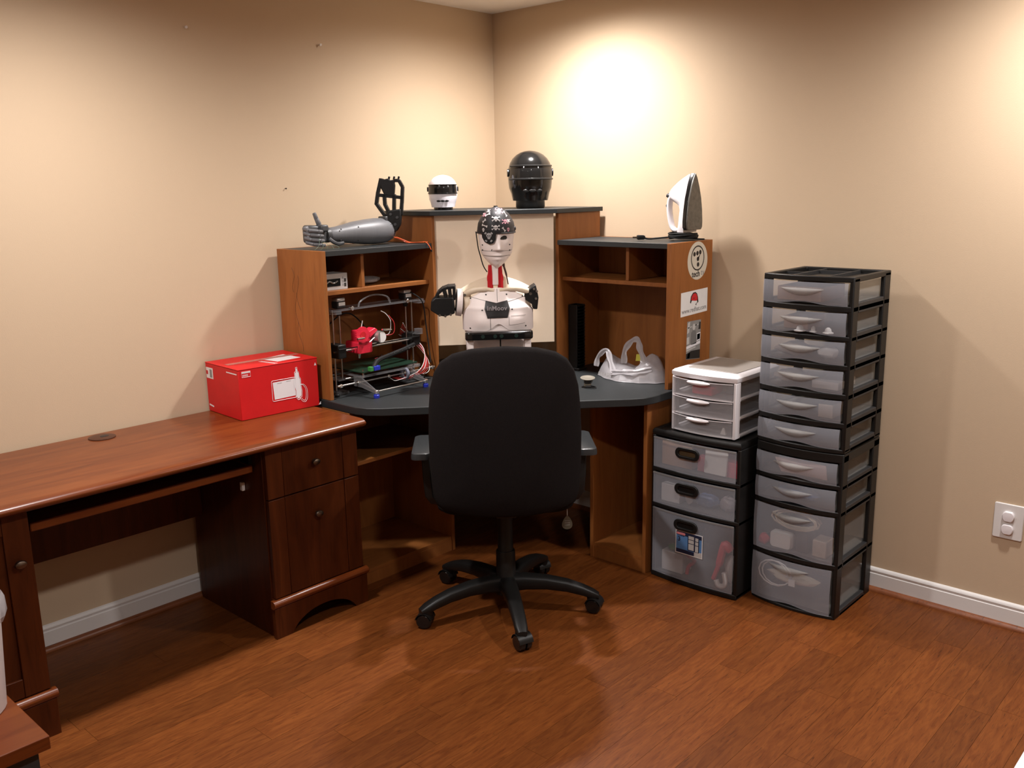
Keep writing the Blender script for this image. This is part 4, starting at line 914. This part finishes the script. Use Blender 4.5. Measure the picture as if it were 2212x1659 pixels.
helmet('display_helmet','larger glossy black helmet on the top corner shelf near the wall corner',(.500,-.300,1.508),math.radians(48),.100,.255,.102,gloss_black,mat('smoked_visor',(.012,.012,.012),.06,var=.05),mat('satin_black',(.014,.014,.014),.35,var=.1),.035)

# ------------------------------------------------------------------ grey robotic arm on the left hutch top
RA = thing('robotic_arm','grey printed robotic forearm with fist and black elbow frame lying on the hutch','robot arm',(.17,-1.03,1.371))
def A_(g,n,m,par=RA,**k): return g.obj(n,m,par,True,**k)
secs = [(-1.190,1.425,.026),(-1.182,1.425,.0295),(-1.15,1.425,.032),(-1.11,1.4265,.038),(-1.06,1.428,.046),(-1.0,1.428,.0525),(-.95,1.4285,.0555),(-.91,1.429,.054),(-.875,1.430,.048),(-.858,1.432,.042),(-.850,1.432,.034)]
g = G(); g.rings([[(.17+r*1.0*math.cos(t),y,zc+r*math.sin(t)*(1.0 if math.sin(t)>0 else 1.0)) for t in [2*PI*i/28 for i in range(28)]] for y,zc,r in secs]); fa = A_(g,'forearm_shell',robot_g)
for y in (-1.145,-.885,-1.06):
    zc,r = [(s[1],s[2]) for s in secs if s[0] >= y][0]; a = -.5
    for a in (.55,-.75): G().ell((.17+r*math.cos(a),y,zc+r*math.sin(a)),(.003,.003,.003),8,6).obj('screw_hole',ink_k,fa,True)
g = G(); g.rings([[(.17+r*math.cos(t),y,1.425+r*math.sin(t)) for t in [2*PI*i/20 for i in range(20)]] for y,r in ((-1.213,.024),(-1.207,.031),(-1.19,.032),(-1.184,.026))]); A_(g,'wrist_joint',robot_g2)
g = G(); g.tube(curve([(.20,-1.205,1.41),(.212,-1.19,1.395),(.20,-1.16,1.388),(.19,-1.13,1.39)],4),.008,8); A_(g,'wrist_lever',robot_g2)
g = G(); g.rings([[(.17+a*w,y,zc+b*h) for a,b in rrect(-1,1,-1,1,.35,4)] for y,zc,w,h in ((-1.205,1.425,.022,.026),(-1.225,1.428,.026,.033),(-1.26,1.430,.028,.037),(-1.288,1.432,.026,.036),(-1.297,1.432,.022,.032))]); pm = A_(g,'palm',robot_g2,bev=.003)
for i,zc in enumerate((1.452,1.434,1.415,1.397)):
    sh = (.0,.006,.010,.006)[i]
    P = [(.178,-1.285+.012*i*.0,zc+.006),(.190,-1.318+.004*i-sh*.3,zc+.004),(.222,-1.316+.006*i,zc-.003),(.238,-1.284+.004*i,zc-.007),(.232,-1.262+.003*i,zc-.009)]
    fg = None
    for k in range(4):
        a,b = Vector(P[k]),Vector(P[k+1]); d = (b-a)*.06
        g = G(); g.tube([a-d,a+d,b-d,b+d*.4],[.0075,.0088-.0006*k,.0085-.0007*k,.0062],10)
        o_ = A_(g,'finger' if k == 0 else 'finger_joint',robot_g,pm if k == 0 else pm)
tp_ = [(.185,-1.235,1.452),(.190,-1.245,1.472),(.190,-1.256,1.494),(.189,-1.264,1.515)]
for k in range(3):
    a,b = Vector(tp_[k]),Vector(tp_[k+1]); d = (b-a)*.06
    g = G(); g.tube([a-d,a+d,b-d,b+d],[.0105-.001*k,.0115-.0012*k,.010-.001*k,.0068],10); A_(g,'thumb' if k == 0 else 'thumb_joint',robot_g,pm)
g = G(); g.rings([[(x_,y_,z_) for x_,y_ in ((.165,-1.25),(.215,-1.25),(.215,-1.215),(.165,-1.215))] for z_ in (1.440,1.468)]); A_(g,'thumb_mount',robot_g2,bev=.006)
for k in range(5):
    s_ = random.Random(k); p0 = (.235,-1.28+.01*k,1.42-.008*k)
    pts = curve([p0,(.26,-1.30+.02*k,1.385+.008*s_.random()),(.27,-1.33+.03*k,1.3745),(.25,-1.315+.022*k,1.3738)],4); G().tube([(x,max(-1.36,y),max(z,1.3732)) for x,y,z in pts],.0006,4).obj('tendon_line',mat('green_line',(.10,.16,.10),.5),RA,True)
EM = Matrix.Translation((.185,-.862,1.445))@Matrix.Rotation(math.radians(45),4,'Z')
e2 = lambda px,py: ((px-840)*.00197,(490-py)*.00197)
def eb(P0,P1,w=.0072,y0=-.022,y1=.022,par=None,n='elbow_strut'):
    g = G(EM); quad(g,e2(*P0),e2(*P1),w,y0,y1); return A_(g,n,robot_k,par or elb,bev=.002)
g = G(EM); g.prism([e2(*p) for p in ((827,470),(835,455),(864,452),(864,472),(862,486),(854,499),(845,504),(831,488))],-.030,.025,'y'); elb = A_(g,'elbow_block',robot_k,bev=.005)
g = G(EM); g.prism([e2(*p) for p in ((822,385),(831,388),(838,386),(843,390),(851,389),(853,402),(850,426),(830,424),(821,404))],-.022,.018,'y'); A_(g,'frame_head',robot_k,elb,bev=.004)
for P0,P1 in (((823,386),(815,415)),((815,414),(810,441)),((809,438),(833,474)),((850,391),(861,391)),((861,390),(869,405)),((869,404),(866,440)),((866,438),(863,465)),((813,421),(869,428)),((828,420),(829,444)),((829,442),(838,462)),((850,420),(848,458))): eb(P0,P1)
for px in (839,850,860): eb((px,389),(px+2,382),.004,-.01,.01,None,'frame_pin')
for px,py in ((841,463),(855,470),(850,485)): x,z = e2(px,py); g = G(EM); g.cyl((x,-.034,z),(x,-.028,z),.006,n=10); A_(g,'elbow_bolt',robot_g2,elb)
g = G(); g.box(.15,.20,-.905,-.862,1.470,1.490); A_(g,'elbow_bracket',robot_g2,bev=.004)
for k in range(3):
    pts = curve([(.20+.01*k,-.862,1.40),(.235+.01*k,-.845,1.385),(.25,-.83+.012*k,1.3755),(.285,-.800+.012*k,1.376),(.322,-.80+.012*k,1.378),(.335,-.790+.01*k,1.362),(.341,-.785+.01*k,1.345)][:5+2*(k==1)],4); G().tube(pts,.0016,6).obj('orange_wire',wire_o,RA,True)
G().tube([(.341,-.775,1.345),(.342,-.772,1.336)],.003,6).obj('wire_plug',wire_k,RA,True)

# ------------------------------------------------------------------ clothes iron
IR = thing('clothes_iron','white clothes iron standing upright on its coiled black cord atop the hutch','iron',(1.152,-.125,1.3728),-.06)
IZ = .034; IR.scale = (1.18,1,1); IR.location.x -= .020
spl = [(0,.240),(.012,.222),(.028,.185),(.042,.14),(.051,.09),(.055,.045),(.054,.02),(.045,.010)]
sol = spl+[(-a,b) for a,b in spl[::-1][:-1]]
g = G(); g.prism([(a,b+IZ) for a,b in sol],.104,.110,'x'); g.obj('soleplate',mat('soleplate_metal',(.16,.155,.14),.45,.7,var=.2,scale=(60,60,60)),IR,bev=.002)
g = G(); g.prism([(a*1.03,b*1.005+IZ) for a,b in sol],.090,.104,'x'); g.obj('skirt',gloss_black,IR,bev=.002)
hwf = lambda z: interp([(0,.046),(.02,.051),(.06,.051),(.10,.046),(.14,.040),(.185,.028),(.215,.017),(.236,.006)],z)
xb = [(0,.046),(.04,.054),(.09,.057),(.112,.050),(.125,.028),(.14,.010),(.155,.004),(.175,.012),(.20,.034),(.22,.058),(.236,.082)]
g = G(); rs = []
for z in (0,.01,.03,.05,.07,.09,.105,.115,.122,.13,.14,.15,.16,.175,.19,.205,.22,.23,.236):
    w = hwf(z); a = interp(xb,z); rs.append([(x_,y_,z+IZ) for x_,y_ in ((.0895,-w),(.0895,w),(a+.6*(.0895-a),w*.93),(a+.25*(.0895-a),w*.75),(a,w*.42),(a,-w*.42),(a+.25*(.0895-a),-w*.75),(a+.6*(.0895-a),-w*.93))])
g.rings(rs); g.obj('body',whitep,IR,ang=60)
g = G(); pts = curve([(.058,0,.012+IZ),(.030,0,.006+IZ),(.014,0,.02+IZ),(.004,0,.06+IZ),(.000,0,.10+IZ),(.004,0,.135+IZ),(.016,0,.150+IZ)],5)
rs = []
for i,p in enumerate(pts):
    t = (pts[min(i+1,len(pts)-1)]-pts[max(i-1,0)]).normalized(); nrm = Vector((-t.z,0,t.x))
    rs.append([p+nrm*(.0095*math.cos(a))+Vector((0,.0155*math.sin(a),0)) for a in [2*PI*k/14 for k in range(14)]])
g.rings(rs); g.obj('handle',whitep,IR,ang=60)
G().cyl((.001,0,.148+IZ),(-.010,0,.152+IZ),.011,.009,16).obj('steam_dial',darkp,IR)
G().ell((-.010,0,.108+IZ),(.006,.006,.008),10,8).obj('spray_button',darkp,IR)
pts = []
for i in range(7*18):
    a = 2*PI*i/18; k = i/(7*18); pts.append((.058+(.047+.006*math.sin(i*.37))*math.cos(a), (.060+.006*math.sin(i*.23+1))*math.sin(a), .0095+.019*k+.004*math.sin(i*.5)))
G().tube(pts,.0038,8).obj('power_cord',wire_k,IR)
G().tube(curve([(.012,-.02,.012),(-.02,-.05,.008),(-.045,-.075,.006),(-.055,-.092,.012)],5),.0036,8).obj('cord_end',wire_k,IR)
g = G(Matrix.Translation((-.058,-.100,.001))@Matrix.Rotation(-.8,4,'Z')); g.rings([[(a*w,y,.012+b*h) for a,b in rrect(-1,1,-1,1,.4,3)] for y,w,h in ((.012,.006,.006),(.006,.011,.009),(-.014,.012,.010),(-.018,.009,.008))]); pl = g.obj('plug',wire_k,IR)
for s in (-1,1): g = G(Matrix.Translation((-.058,-.100,.001))@Matrix.Rotation(-.8,4,'Z')); g.box(s*.006-.0008,s*.006+.0008,-.034,-.017,.009,.015); g.obj('plug_prong',bronze,pl)
g = G(); g.box(.0,.118,.055,.062,.0,.006); g.obj('heel_rest',darkp,IR,bev=.002)

# ------------------------------------------------------------------ open frame 3d printer in the left hutch bay
PR = thing('desktop_printer','open frame desktop 3d printer with steel rods and red extruder in the hutch bay','3d printer',(.27,-1.05,DZ))
def R_(g,n,m,par=PR,**k): return g.obj(n,m,par,True,**k)
def rod(a,b,r=.004,m=steel,n='rod',par=PR): return R_(G().cyl(a,b,r,n=10),n,m,par)
ZB = DZ
for y in (-1.193,-.925):
    g = G(Matrix.Translation((.440,y,ZB))); g.lathe([(.011,0),(.012,.004),(.012,.012),(.007,.017)],16); R_(g,'foot',bluep)
    g = G(); g.box(.430,.450,y-.009,y+.009,ZB+.017,ZB+.034); R_(g,'rod_clamp',chrome,bev=.004)
rod((.440,-1.20,ZB+.026),(.440,-.915,ZB+.026),.0042)
for y in (-1.285,-.815):
    g = G(Matrix.Translation((.30,y,ZB))); g.lathe([(.010,0),(.011,.01),(.006,.014)],14); R_(g,'foot',blackp)
rod((.335,-1.305,ZB+.052),(.335,-.775,ZB+.052),.0042); rod((.13,-1.305,ZB+.052),(.13,-.775,ZB+.052),.0042)
for y in (-1.29,-1.20,-1.04,-.95,-.86,-.79):
    g = G(Matrix.Translation((.335,y,ZB+.052))@Matrix.Rotation(PI/2,4,'X')); g.prism(ellipse(0,0,.0085,.0085,6),-.006,.006); R_(g,'rod_nut',chrome,bev=.001)
for y in (-1.193,-.925):
    rod((.440,y,ZB+.030),(.335,y,ZB+.052),.0035); rod((.335,y,ZB+.052),(.12,y,ZB+.052),.0038)
    g = G(); g.prism([(.31,ZB+.035),(.36,ZB+.035),(.452,ZB+.020),(.452,ZB+.034),(.36,ZB+.075),(.31,ZB+.075)],y-.0115,y-.006,'y'); R_(g,'acrylic_bracket',acrylic)
for y in (-1.250,-.822):
    rod((.25,y,ZB+.012),(.25,y,1.125),.0042,n='vertical_rod'); rod((.25,y+(.034 if y < -1 else -.034),ZB+.06),(.25,y+(.034 if y < -1 else -.034),1.12),.0036,n='lead_screw')
    g = G(); g.box(.225,.275,y-.016,y+.046 if y < -1 else y+.016,ZB,ZB+.010) if y < -1 else g.box(.225,.275,y-.046,y+.016,ZB,ZB+.010); R_(g,'corner_foot',acrylic)
    g = G(); g.box(.215,.285,y-.012,y+.050,ZB+.060,ZB+.066) if y < -1 else g.box(.215,.285,y-.050,y+.012,ZB+.060,ZB+.066); R_(g,'base_plate',acrylic)
g = G(); g.prism(rrect(.20,.30,-1.285,-.785,.012),1.124,1.130); tpl = R_(g,'top_plate',acrylic)
for y in (-1.262,-.81): g = G(); g.prism(rrect(.19,.31,y-.02,y+.02,.01),1.114,1.1235); R_(g,'top_bracket',acrylic)
g = G(); g.tube(curve([(.29,-1.145,1.131),(.29,-1.135,1.152),(.29,-1.09,1.170),(.29,-1.04,1.172),(.29,-.99,1.158),(.29,-.975,1.131)],5),.0038,8); R_(g,'carry_handle',acrylic)
for y in (-1.216,-.856):
    g = G(); g.box(.229,.271,y-.021,y+.021,1.1305,1.158); mo = R_(g,'z_motor',darkp,bev=.004)
    g = G(); g.box(.229,.271,y-.021,y+.021,1.1585,1.174); R_(g,'motor_cap',mat('cast_aluminium',(.6,.58,.55),.35,.8,var=.1,scale=(80,80,80)),mo,bev=.005)
    g = G(); g.box(.2712,.2716,y-.014,y+.018,1.142,1.156); R_(g,'motor_label',paper_w,mo)
    g = G(Matrix.Translation((.25,y,1.100))); g.lathe([(.008,0),(.010,.003),(.010,.02),(.006,.023)],14); R_(g,'coupler',blackp)
for y in (-1.185,-.885): g = G(Matrix.Translation((.292,y,1.130))@Matrix.Rotation(PI/2,4,'Y')); g.prism(ellipse(0,0,.010,.010,6),-.008,.012); R_(g,'clamp_nut',chrome,bev=.002)
# x axis
XZ = .955
for x in (.232,.272): rod((x,-1.268,XZ),(x,-.808,XZ),.0042,chrome,'x_rod')
for y in (-1.240,-.835): g = G(); g.box(.212,.292,y-.022,y+.022,XZ-.028,XZ+.030); R_(g,'x_carriage_end',blackp,bev=.005)
g = G(Matrix.Translation((.30,-.83,XZ+.035))); g.rings([[(a,b,z) for a,b in ellipse(0,0,.019,.019,20)] for z in (-.01,.012)]); R_(g,'x_pulley',acrylic)
g = G(); g.tube([(.295,-1.26,XZ+.012),(.295,-.82,XZ+.012)],.0022,6); R_(g,'drive_belt',blackp)
# extruder
g = G(); g.rings([[(x_,y_,z_) for y_,z_ in rrect(-1.165,-1.09,XZ-.020,XZ+.030,.008,3)] for x_ in (.215,.300)]); ex = R_(g,'extruder_body',hotred,bev=.002)
g = G(); g.rings([[(x_,y_,z_) for y_,z_ in rrect(-1.150,-1.105,XZ+.028,XZ+.075,.006,3)] for x_ in (.235,.305)]); R_(g,'extruder_block',hotred,ex,bev=.002)
n = 28; gear = [(-1.150+(.032+.0022*(i%2))*math.cos(2*PI*i/(2*n)), XZ+.062+(.032+.0022*(i%2))*math.sin(2*PI*i/(2*n))) for i in range(2*n)]
g = G(); ringprism(g,gear,[(-1.150+.013*math.cos(2*PI*i/(2*n)),XZ+.062+.013*math.sin(2*PI*i/(2*n))) for i in range(2*n)],.309,.317,'x'); R_(g,'extruder_gear',hotred,ex)
g = G(); g.prism(ellipse(-1.150,XZ+.062,.014,.014,18),.306,.319,'x'); R_(g,'gear_hub',redp,ex)
g = G(); g.prism([(-1.135,XZ+.06),(-1.075,XZ+.082),(-1.06,XZ+.070),(-1.12,XZ+.03)],.26,.305,'x'); R_(g,'motor_mount',hotred,ex,bev=.003)
g = G(); g.cyl((.27,-1.062,XZ+.040),(.318,-1.052,XZ+.040),.026,n=24); em = R_(g,'extruder_motor',mat('motor_steel',(.45,.44,.42),.4,.8,var=.1),ex)
g = G(); g.cyl((.3185,-1.052,XZ+.040),(.320,-1.052,XZ+.040),.022,n=20); R_(g,'motor_face',paper_w,em)
for a,b in (((.325,-1.185,XZ+.050),(.325,-1.150,XZ+.050)),((.325,-1.125,XZ+.030),(.325,-1.098,XZ+.046)),((.32,-1.05,XZ+.072),(.32,-1.00,XZ+.066))): R_(G().cyl(a,b,.0042,n=8),'hobbed_bolt',chrome,ex)
g = G(); g.cyl((.258,-1.13,XZ-.045),(.258,-1.13,XZ-.020),.005,.010,12); R_(g,'hot_end',chrome,ex)
# heated bed
g = G(); g.prism(rrect(.12,.365,-1.20,-.895,.012),.868,.872); bdp = R_(g,'bed_board',pcb)
g = G(); g.prism(rrect(.11,.375,-1.21,-.885,.015),.852,.857); R_(g,'bed_carrier',acrylic)
for x,y in ((.135,-1.185),(.35,-1.185),(.135,-.91),(.35,-.91)): R_(G().cyl((x,y,.845),(x,y,.880),.0035,n=8),'bed_screw',chrome,bdp)
for x in (.19,.30): rod((x,-1.24,ZB+.068),(x,-.83,ZB+.068),.004,steel,'y_rod')
for k,(y,m) in enumerate(((-1.165,greenp),(-1.145,bluep),(-1.13,bluep))): g = G(); g.box(.366,.385,y-.008,y+.008,.874,.892); R_(g,'wire_connector',m,bdp,bev=.001)
g = G(); g.tube(curve([(.375,-1.15,.885),(.345,-1.10,.905),(.32,-1.0,.915),(.315,-.93,.925),(.30,-.86,.935)],5),.010,8); R_(g,'cable_loom',wire_k)
for k in range(10):
    y = -1.10+.024*k; R_(G().tube([(.325-.001*k,y,.909+.0022*k),(.333-.001*k,y+.009,.914+.0022*k)],.0025,5),'cable_tie',chrome)
g = G(Matrix.Translation((.355,-.965,ZB+.055))@Matrix.Rotation(PI/2,4,'X')); ringprism(g,ellipse(0,0,.026,.026,24),ellipse(0,0,.017,.017,24),-.006,.006); R_(g,'y_pulley',mat('grey_blue_plastic',(.16,.17,.22),.4,var=.1))
# wiring
W_ = [((.29,-1.05,XZ+.05),(.30,-1.0,1.0),(.30,-.985,1.05),(.29,-1.0,1.085),(.28,-1.02,1.10)),
      ((.30,-1.05,XZ+.045),(.31,-.985,1.0),(.31,-.975,1.045),(.30,-.995,1.08))]
for k,w in enumerate(W_): R_(G().tube(curve(w,6),.0018,6),'extruder_wire',wire_r if k else ink_lg)
R_(G().tube(curve([(.28,-1.13,XZ+.09),(.28,-1.135,1.02),(.28,-1.12,1.07)],6),.0018,6),'filament',paper_w)
R_(G().tube(curve([(.10,-1.19,.92),(.09,-1.16,1.03),(.09,-1.06,1.08),(.09,-.98,1.03),(.10,-.94,.95)],6),.003,6),'spool_cable',wire_k)
R_(G().tube(curve([(.28,-.85,1.165),(.31,-.81,1.12),(.30,-.785,1.02),(.32,-.79,.92),(.34,-.80,.85)],6),.0028,6),'motor_cable',wire_k)
rr = random.Random(5)
for k in range(9):
    y = -.80-.012*k
    P = [(.20+.01*k,-.86-.005*k,.97+.008*k),(.24,-.81-.003*k,.93+.006*k),(.29+.004*k,-.79-.004*k,.88+.004*k),(.33+.006*k,-.80-.012*k,.84),(.36+.008*rr.random(),-.85-.02*k,.805+.012*rr.random()),(.33,-.93-.012*k,.815)]
    R_(G().tube(curve(P,5),.0013,5),'loose_wire',wire_r if k%4 else paper_w)

# ------------------------------------------------------------------ things in the hutch
t = thing('window_box','grey window box with dark display in the cubby above the printer','box',(.25,-1.26,1.21))
g = G(); g.box(.19,.285,-1.318,-1.190,1.2105,1.276); g.obj('carton',mat('grey_carton',(.44,.42,.41),.6,var=.05),t,True,bev=.001)
g = G(); g.box(.2852,.2862,-1.31,-1.226,1.226,1.256); g.obj('window',gloss_black,t,True)
g = G(); g.tube(curve([(.2865,-1.30,1.236),(.2865,-1.28,1.246),(.2865,-1.26,1.238),(.2865,-1.24,1.246)],4),.003,6); g.obj('window_content',steel,t,True)
for k in range(3): g = G(); g.box(.2852,.2858,-1.215,-1.2105,1.225+.014*k,1.234+.014*k); g.obj('printed_mark',ink_g,t,True)
for k in range(2): g = G(); g.box(.2852,.2858,-1.207,-1.197,1.222+.018*k,1.236+.018*k); g.obj('printed_mark',ink_k,t,True)
single(crumple((.20,-1.02,1.2265),(.045,.06,.0155),61,n=16),'plastic_pouch',mat('grey_pouch',(.26,.24,.24),.35,var=.2,scale=(30,30,30)),'flat grey plastic pouch in the cubby beside the divider','pouch')
t = thing('disc_rack','black slotted disc rack standing against the tall panel in the hutch','rack',(.72,-.235,DZ))
g = G(); g.box(.690,.752,-.268,-.205,DZ,DZ+.012); g.obj('base',blackp,t,True,bev=.002)
for y in (-.266,-.213): g = G(); g.box(.692,.742,y,y+.006,DZ+.0125,1.078); g.obj('side_rail',blackp,t,True,bev=.002)
g = G(); g.box(.692,.698,-.2595,-.2135,DZ+.0125,1.078); g.obj('back_plate',blackp,t,True)
for k in range(20):
    z = DZ+.024+k*.0142
    g = G(); g.prism([(.6985,z),(.748,z+.002),(.753,z+.006),(.748,z+.005),(.6985,z+.003)],-.259,-.214,'y'); g.obj('slot_shelf',blackp,t,True)
# grocery bag
BG = thing('grocery_bag','crumpled white plastic grocery bag with loop handles on the slate desktop','bag',(1.02,-.26,DZ))
n = 56
def bag(i,r,top):
    a = 2*PI*i/n; x = 1.030+.172*r*math.cos(a)*(1+.04*math.sin(5*a+1)+.03*math.sin(9*a)); y = -.238+.098*r*math.sin(a)*(1+.06*math.sin(4*a+2)+.04*math.sin(11*a))
    if not top: return (x,y,DZ+.0012)
    h = .042*(1-r**5)+.072*math.exp(-((x-1.125)/.050)**2-((y+.205)/.060)**2)+.050*math.exp(-((x-.915)/.05)**2-((y+.24)/.045)**2)
    h += (1-r**6)*(.011*abs(math.sin(31*x+17*y))+.008*abs(math.sin(57*y-22*x+1))-.006)
    return (x,y,DZ+.002+max(h,.0)*min(1,(1-r)*14+.12))
rl = (1,.985,.95,.9,.83,.75,.66,.57,.48,.39,.3,.2,.1,.02)
g = G(); g.rings([[bag(i,.95,False) for i in range(n)]]+[[bag(i,r,True) for i in range(n)] for r in rl]); g.obj('bag_body',bagm,BG,True,ang=18)
def ribbon(pts,w,name='bag_handle'):
    P = curve(pts,6); g = G(); rs = []
    for i,p in enumerate(P):
        t = (P[min(i+1,len(P)-1)]-P[max(i-1,0)]).normalized(); s_ = t.cross(Vector((.3,-.8,.4))).normalized(); k = w*(1+.2*math.sin(i*.9)); nn = t.cross(s_)*.0022
        rs.append([p+s_*k,p+s_*.3*k+nn,p-s_*.3*k-nn*.6,p-s_*k,p-s_*.3*k-nn*1.4,p+s_*.3*k+nn*.2])
    g.rings(rs); g.obj(name,bagm,BG,True,ang=25)
ribbon([(.985,-.24,DZ+.06),(.975,-.22,DZ+.115),(1.0,-.20,DZ+.158),(1.03,-.20,DZ+.162),(1.055,-.22,DZ+.128),(1.095,-.25,DZ+.085),(1.09,-.285,DZ+.05)],.0125)
ribbon([(.862,-.28,DZ+.04),(.868,-.27,DZ+.085),(.92,-.28,DZ+.118),(.955,-.30,DZ+.080),(.990,-.325,DZ+.035)],.011)
ribbon([(.975,-.325,DZ+.034),(1.04,-.325,DZ+.042),(1.10,-.31,DZ+.048),(1.15,-.27,DZ+.06)],.011,'bag_fold')
text('lettering','PLEASE',.024,ink_g,BG,frame((.950,-.338,DZ+.022),(1,-.12,.0),(0,.35,1)),ext=.0003)
g = G(); g.box(1.035,1.10,-.245,-.195,DZ+.004,DZ+.030); single(g,'snack_carton',mat('tan_carton',(.22,.13,.07),.6,var=.1),'brown carton inside the white grocery bag','box',bev=.003)
g = G(); g.M = Matrix.Translation((1.052,-.225,DZ+.075)); g.rings([[(-.016,0,0),(.018,0,.004),(.004,0,.032),(-.012,0,.03)],[(-.016,.003,0),(.018,.003,.004),(.004,.003,.032),(-.012,.003,.03)]]); single(g,'yellow_tag',mat('yellow_paper',(.50,.46,.06),.6,var=.1),'yellow paper tag inside the white grocery bag','tag')
# bare speaker driver
SP = thing('speaker_driver','small bare loudspeaker driver lying on the slate desktop','speaker',(.985,-.50,DZ),.75)
SM = Matrix.Translation((0,0,.0255))@Matrix.Rotation(math.radians(7),4,'X')
g = G(SM); g.lathe([(.020,.010),(.031,.012),(.031,.0145),(.025,.0155),(.018,.013)],28); g.obj('rim',mat('speaker_rim',(.30,.27,.22),.45,.4,var=.1),SP)
g = G(SM); g.lathe([(.016,-.008),(.024,.010),(.022,.011),(.012,-.006)],24); g.obj('cone',mat('speaker_cone',(.04,.035,.03),.7,var=.1),SP)
for k in range(4):
    a = PI/4+k*PI/2; g = G(SM); g.tube([(.014*math.cos(a),.014*math.sin(a),-.008),(.022*math.cos(a),.022*math.sin(a),0),(.028*math.cos(a),.028*math.sin(a),.012)],.0028,6); g.obj('basket_arm',steel,SP)
g = G(SM); g.lathe([(.013,-.024),(.0155,-.022),(.0155,-.010),(.013,-.008)],24); g.obj('magnet',mat('speaker_magnet',(.20,.175,.13),.45,.3,var=.1),SP)
G().tube(curve([(.012,-.012,.008),(.028,-.022,.004),(.032,-.040,.002),(.014,-.046,.0018),(-.006,-.038,.0018)],5),.0012,5).obj('lead_wire',wire_k,SP)
g = G(); g.box(-.012,.012,-.026,-.017,.0,.010); g.obj('terminal_block',darkp,SP,bev=.003)

# ------------------------------------------------------------------ foreground pieces at the picture's edge
LC = thing('low_cabinet','low brown wooden cabinet in the foreground beside the cherry desk','cabinet',(1.02,-3.18,0))
def L_(g,n,m,par=LC,**k): return g.obj(n,m,par,True,**k)
g = G(); g.box(.70,1.330,-3.50,-2.858,.418,.450); L_(g,'cabinet_top',cherry,bev=.002)
for x in (.72,1.305): g = G(); g.box(x-.008,x+.008,-3.48,-2.88,0,.4175); L_(g,'side_panel',darkp)
g = G(); g.box(.729,1.296,-3.47,-3.455,.02,.4175); L_(g,'back_panel',cherry_v)
g = G(); g.box(.729,1.296,-3.454,-2.90,.05,.066); L_(g,'bottom_shelf',cherry_v)
g = G(); g.box(.729,1.296,-2.898,-2.884,.03,.4175); L_(g,'front_board',cherry_v)
BN = thing('waste_bin','white plastic waste bin with a liner on the low brown cabinet','bin',(1.088,-2.945,.45)); BN.scale = (1,1,.94)
g = G(); n=28; g.rings([[(r*math.cos(2*PI*i/n),r*.9*math.sin(2*PI*i/n),z) for i in range(n)] for r,z in ((.085,0),(.088,.004),(.105,.28),(.106,.285),(.102,.285),(.086,.008))],cap1=True); g.obj('bin_body',whitep,BN)
g = G(); g.rings([[((r+.004*math.sin(i*2.1))*math.cos(2*PI*i/n),(r*.9+.004*math.sin(i*1.7))*math.sin(2*PI*i/n),z+.004*math.sin(i*1.3)) for i in range(n)] for r,z in ((.109,.235),(.116,.25),(.114,.285),(.108,.296),(.100,.288),(.096,.24))],cap0=False,cap1=False); g.obj('bin_liner',bagm,BN,ang=25)
WT = thing('white_table','corner of a bright white table in the foreground','table',(3.5,-1.7,0))
g = G(); g.box(3.010,3.95,-2.45,-1.15,.672,.700); g.obj('tabletop',whitep,WT,True,bev=.004)
for x,y in ((3.2,-1.25),(3.9,-1.25),(3.2,-2.35),(3.9,-2.35)): g = G(); g.box(x-.02,x+.02,y-.02,y+.02,0,.6715); g.obj('leg',whitep,WT,True,bev=.004)
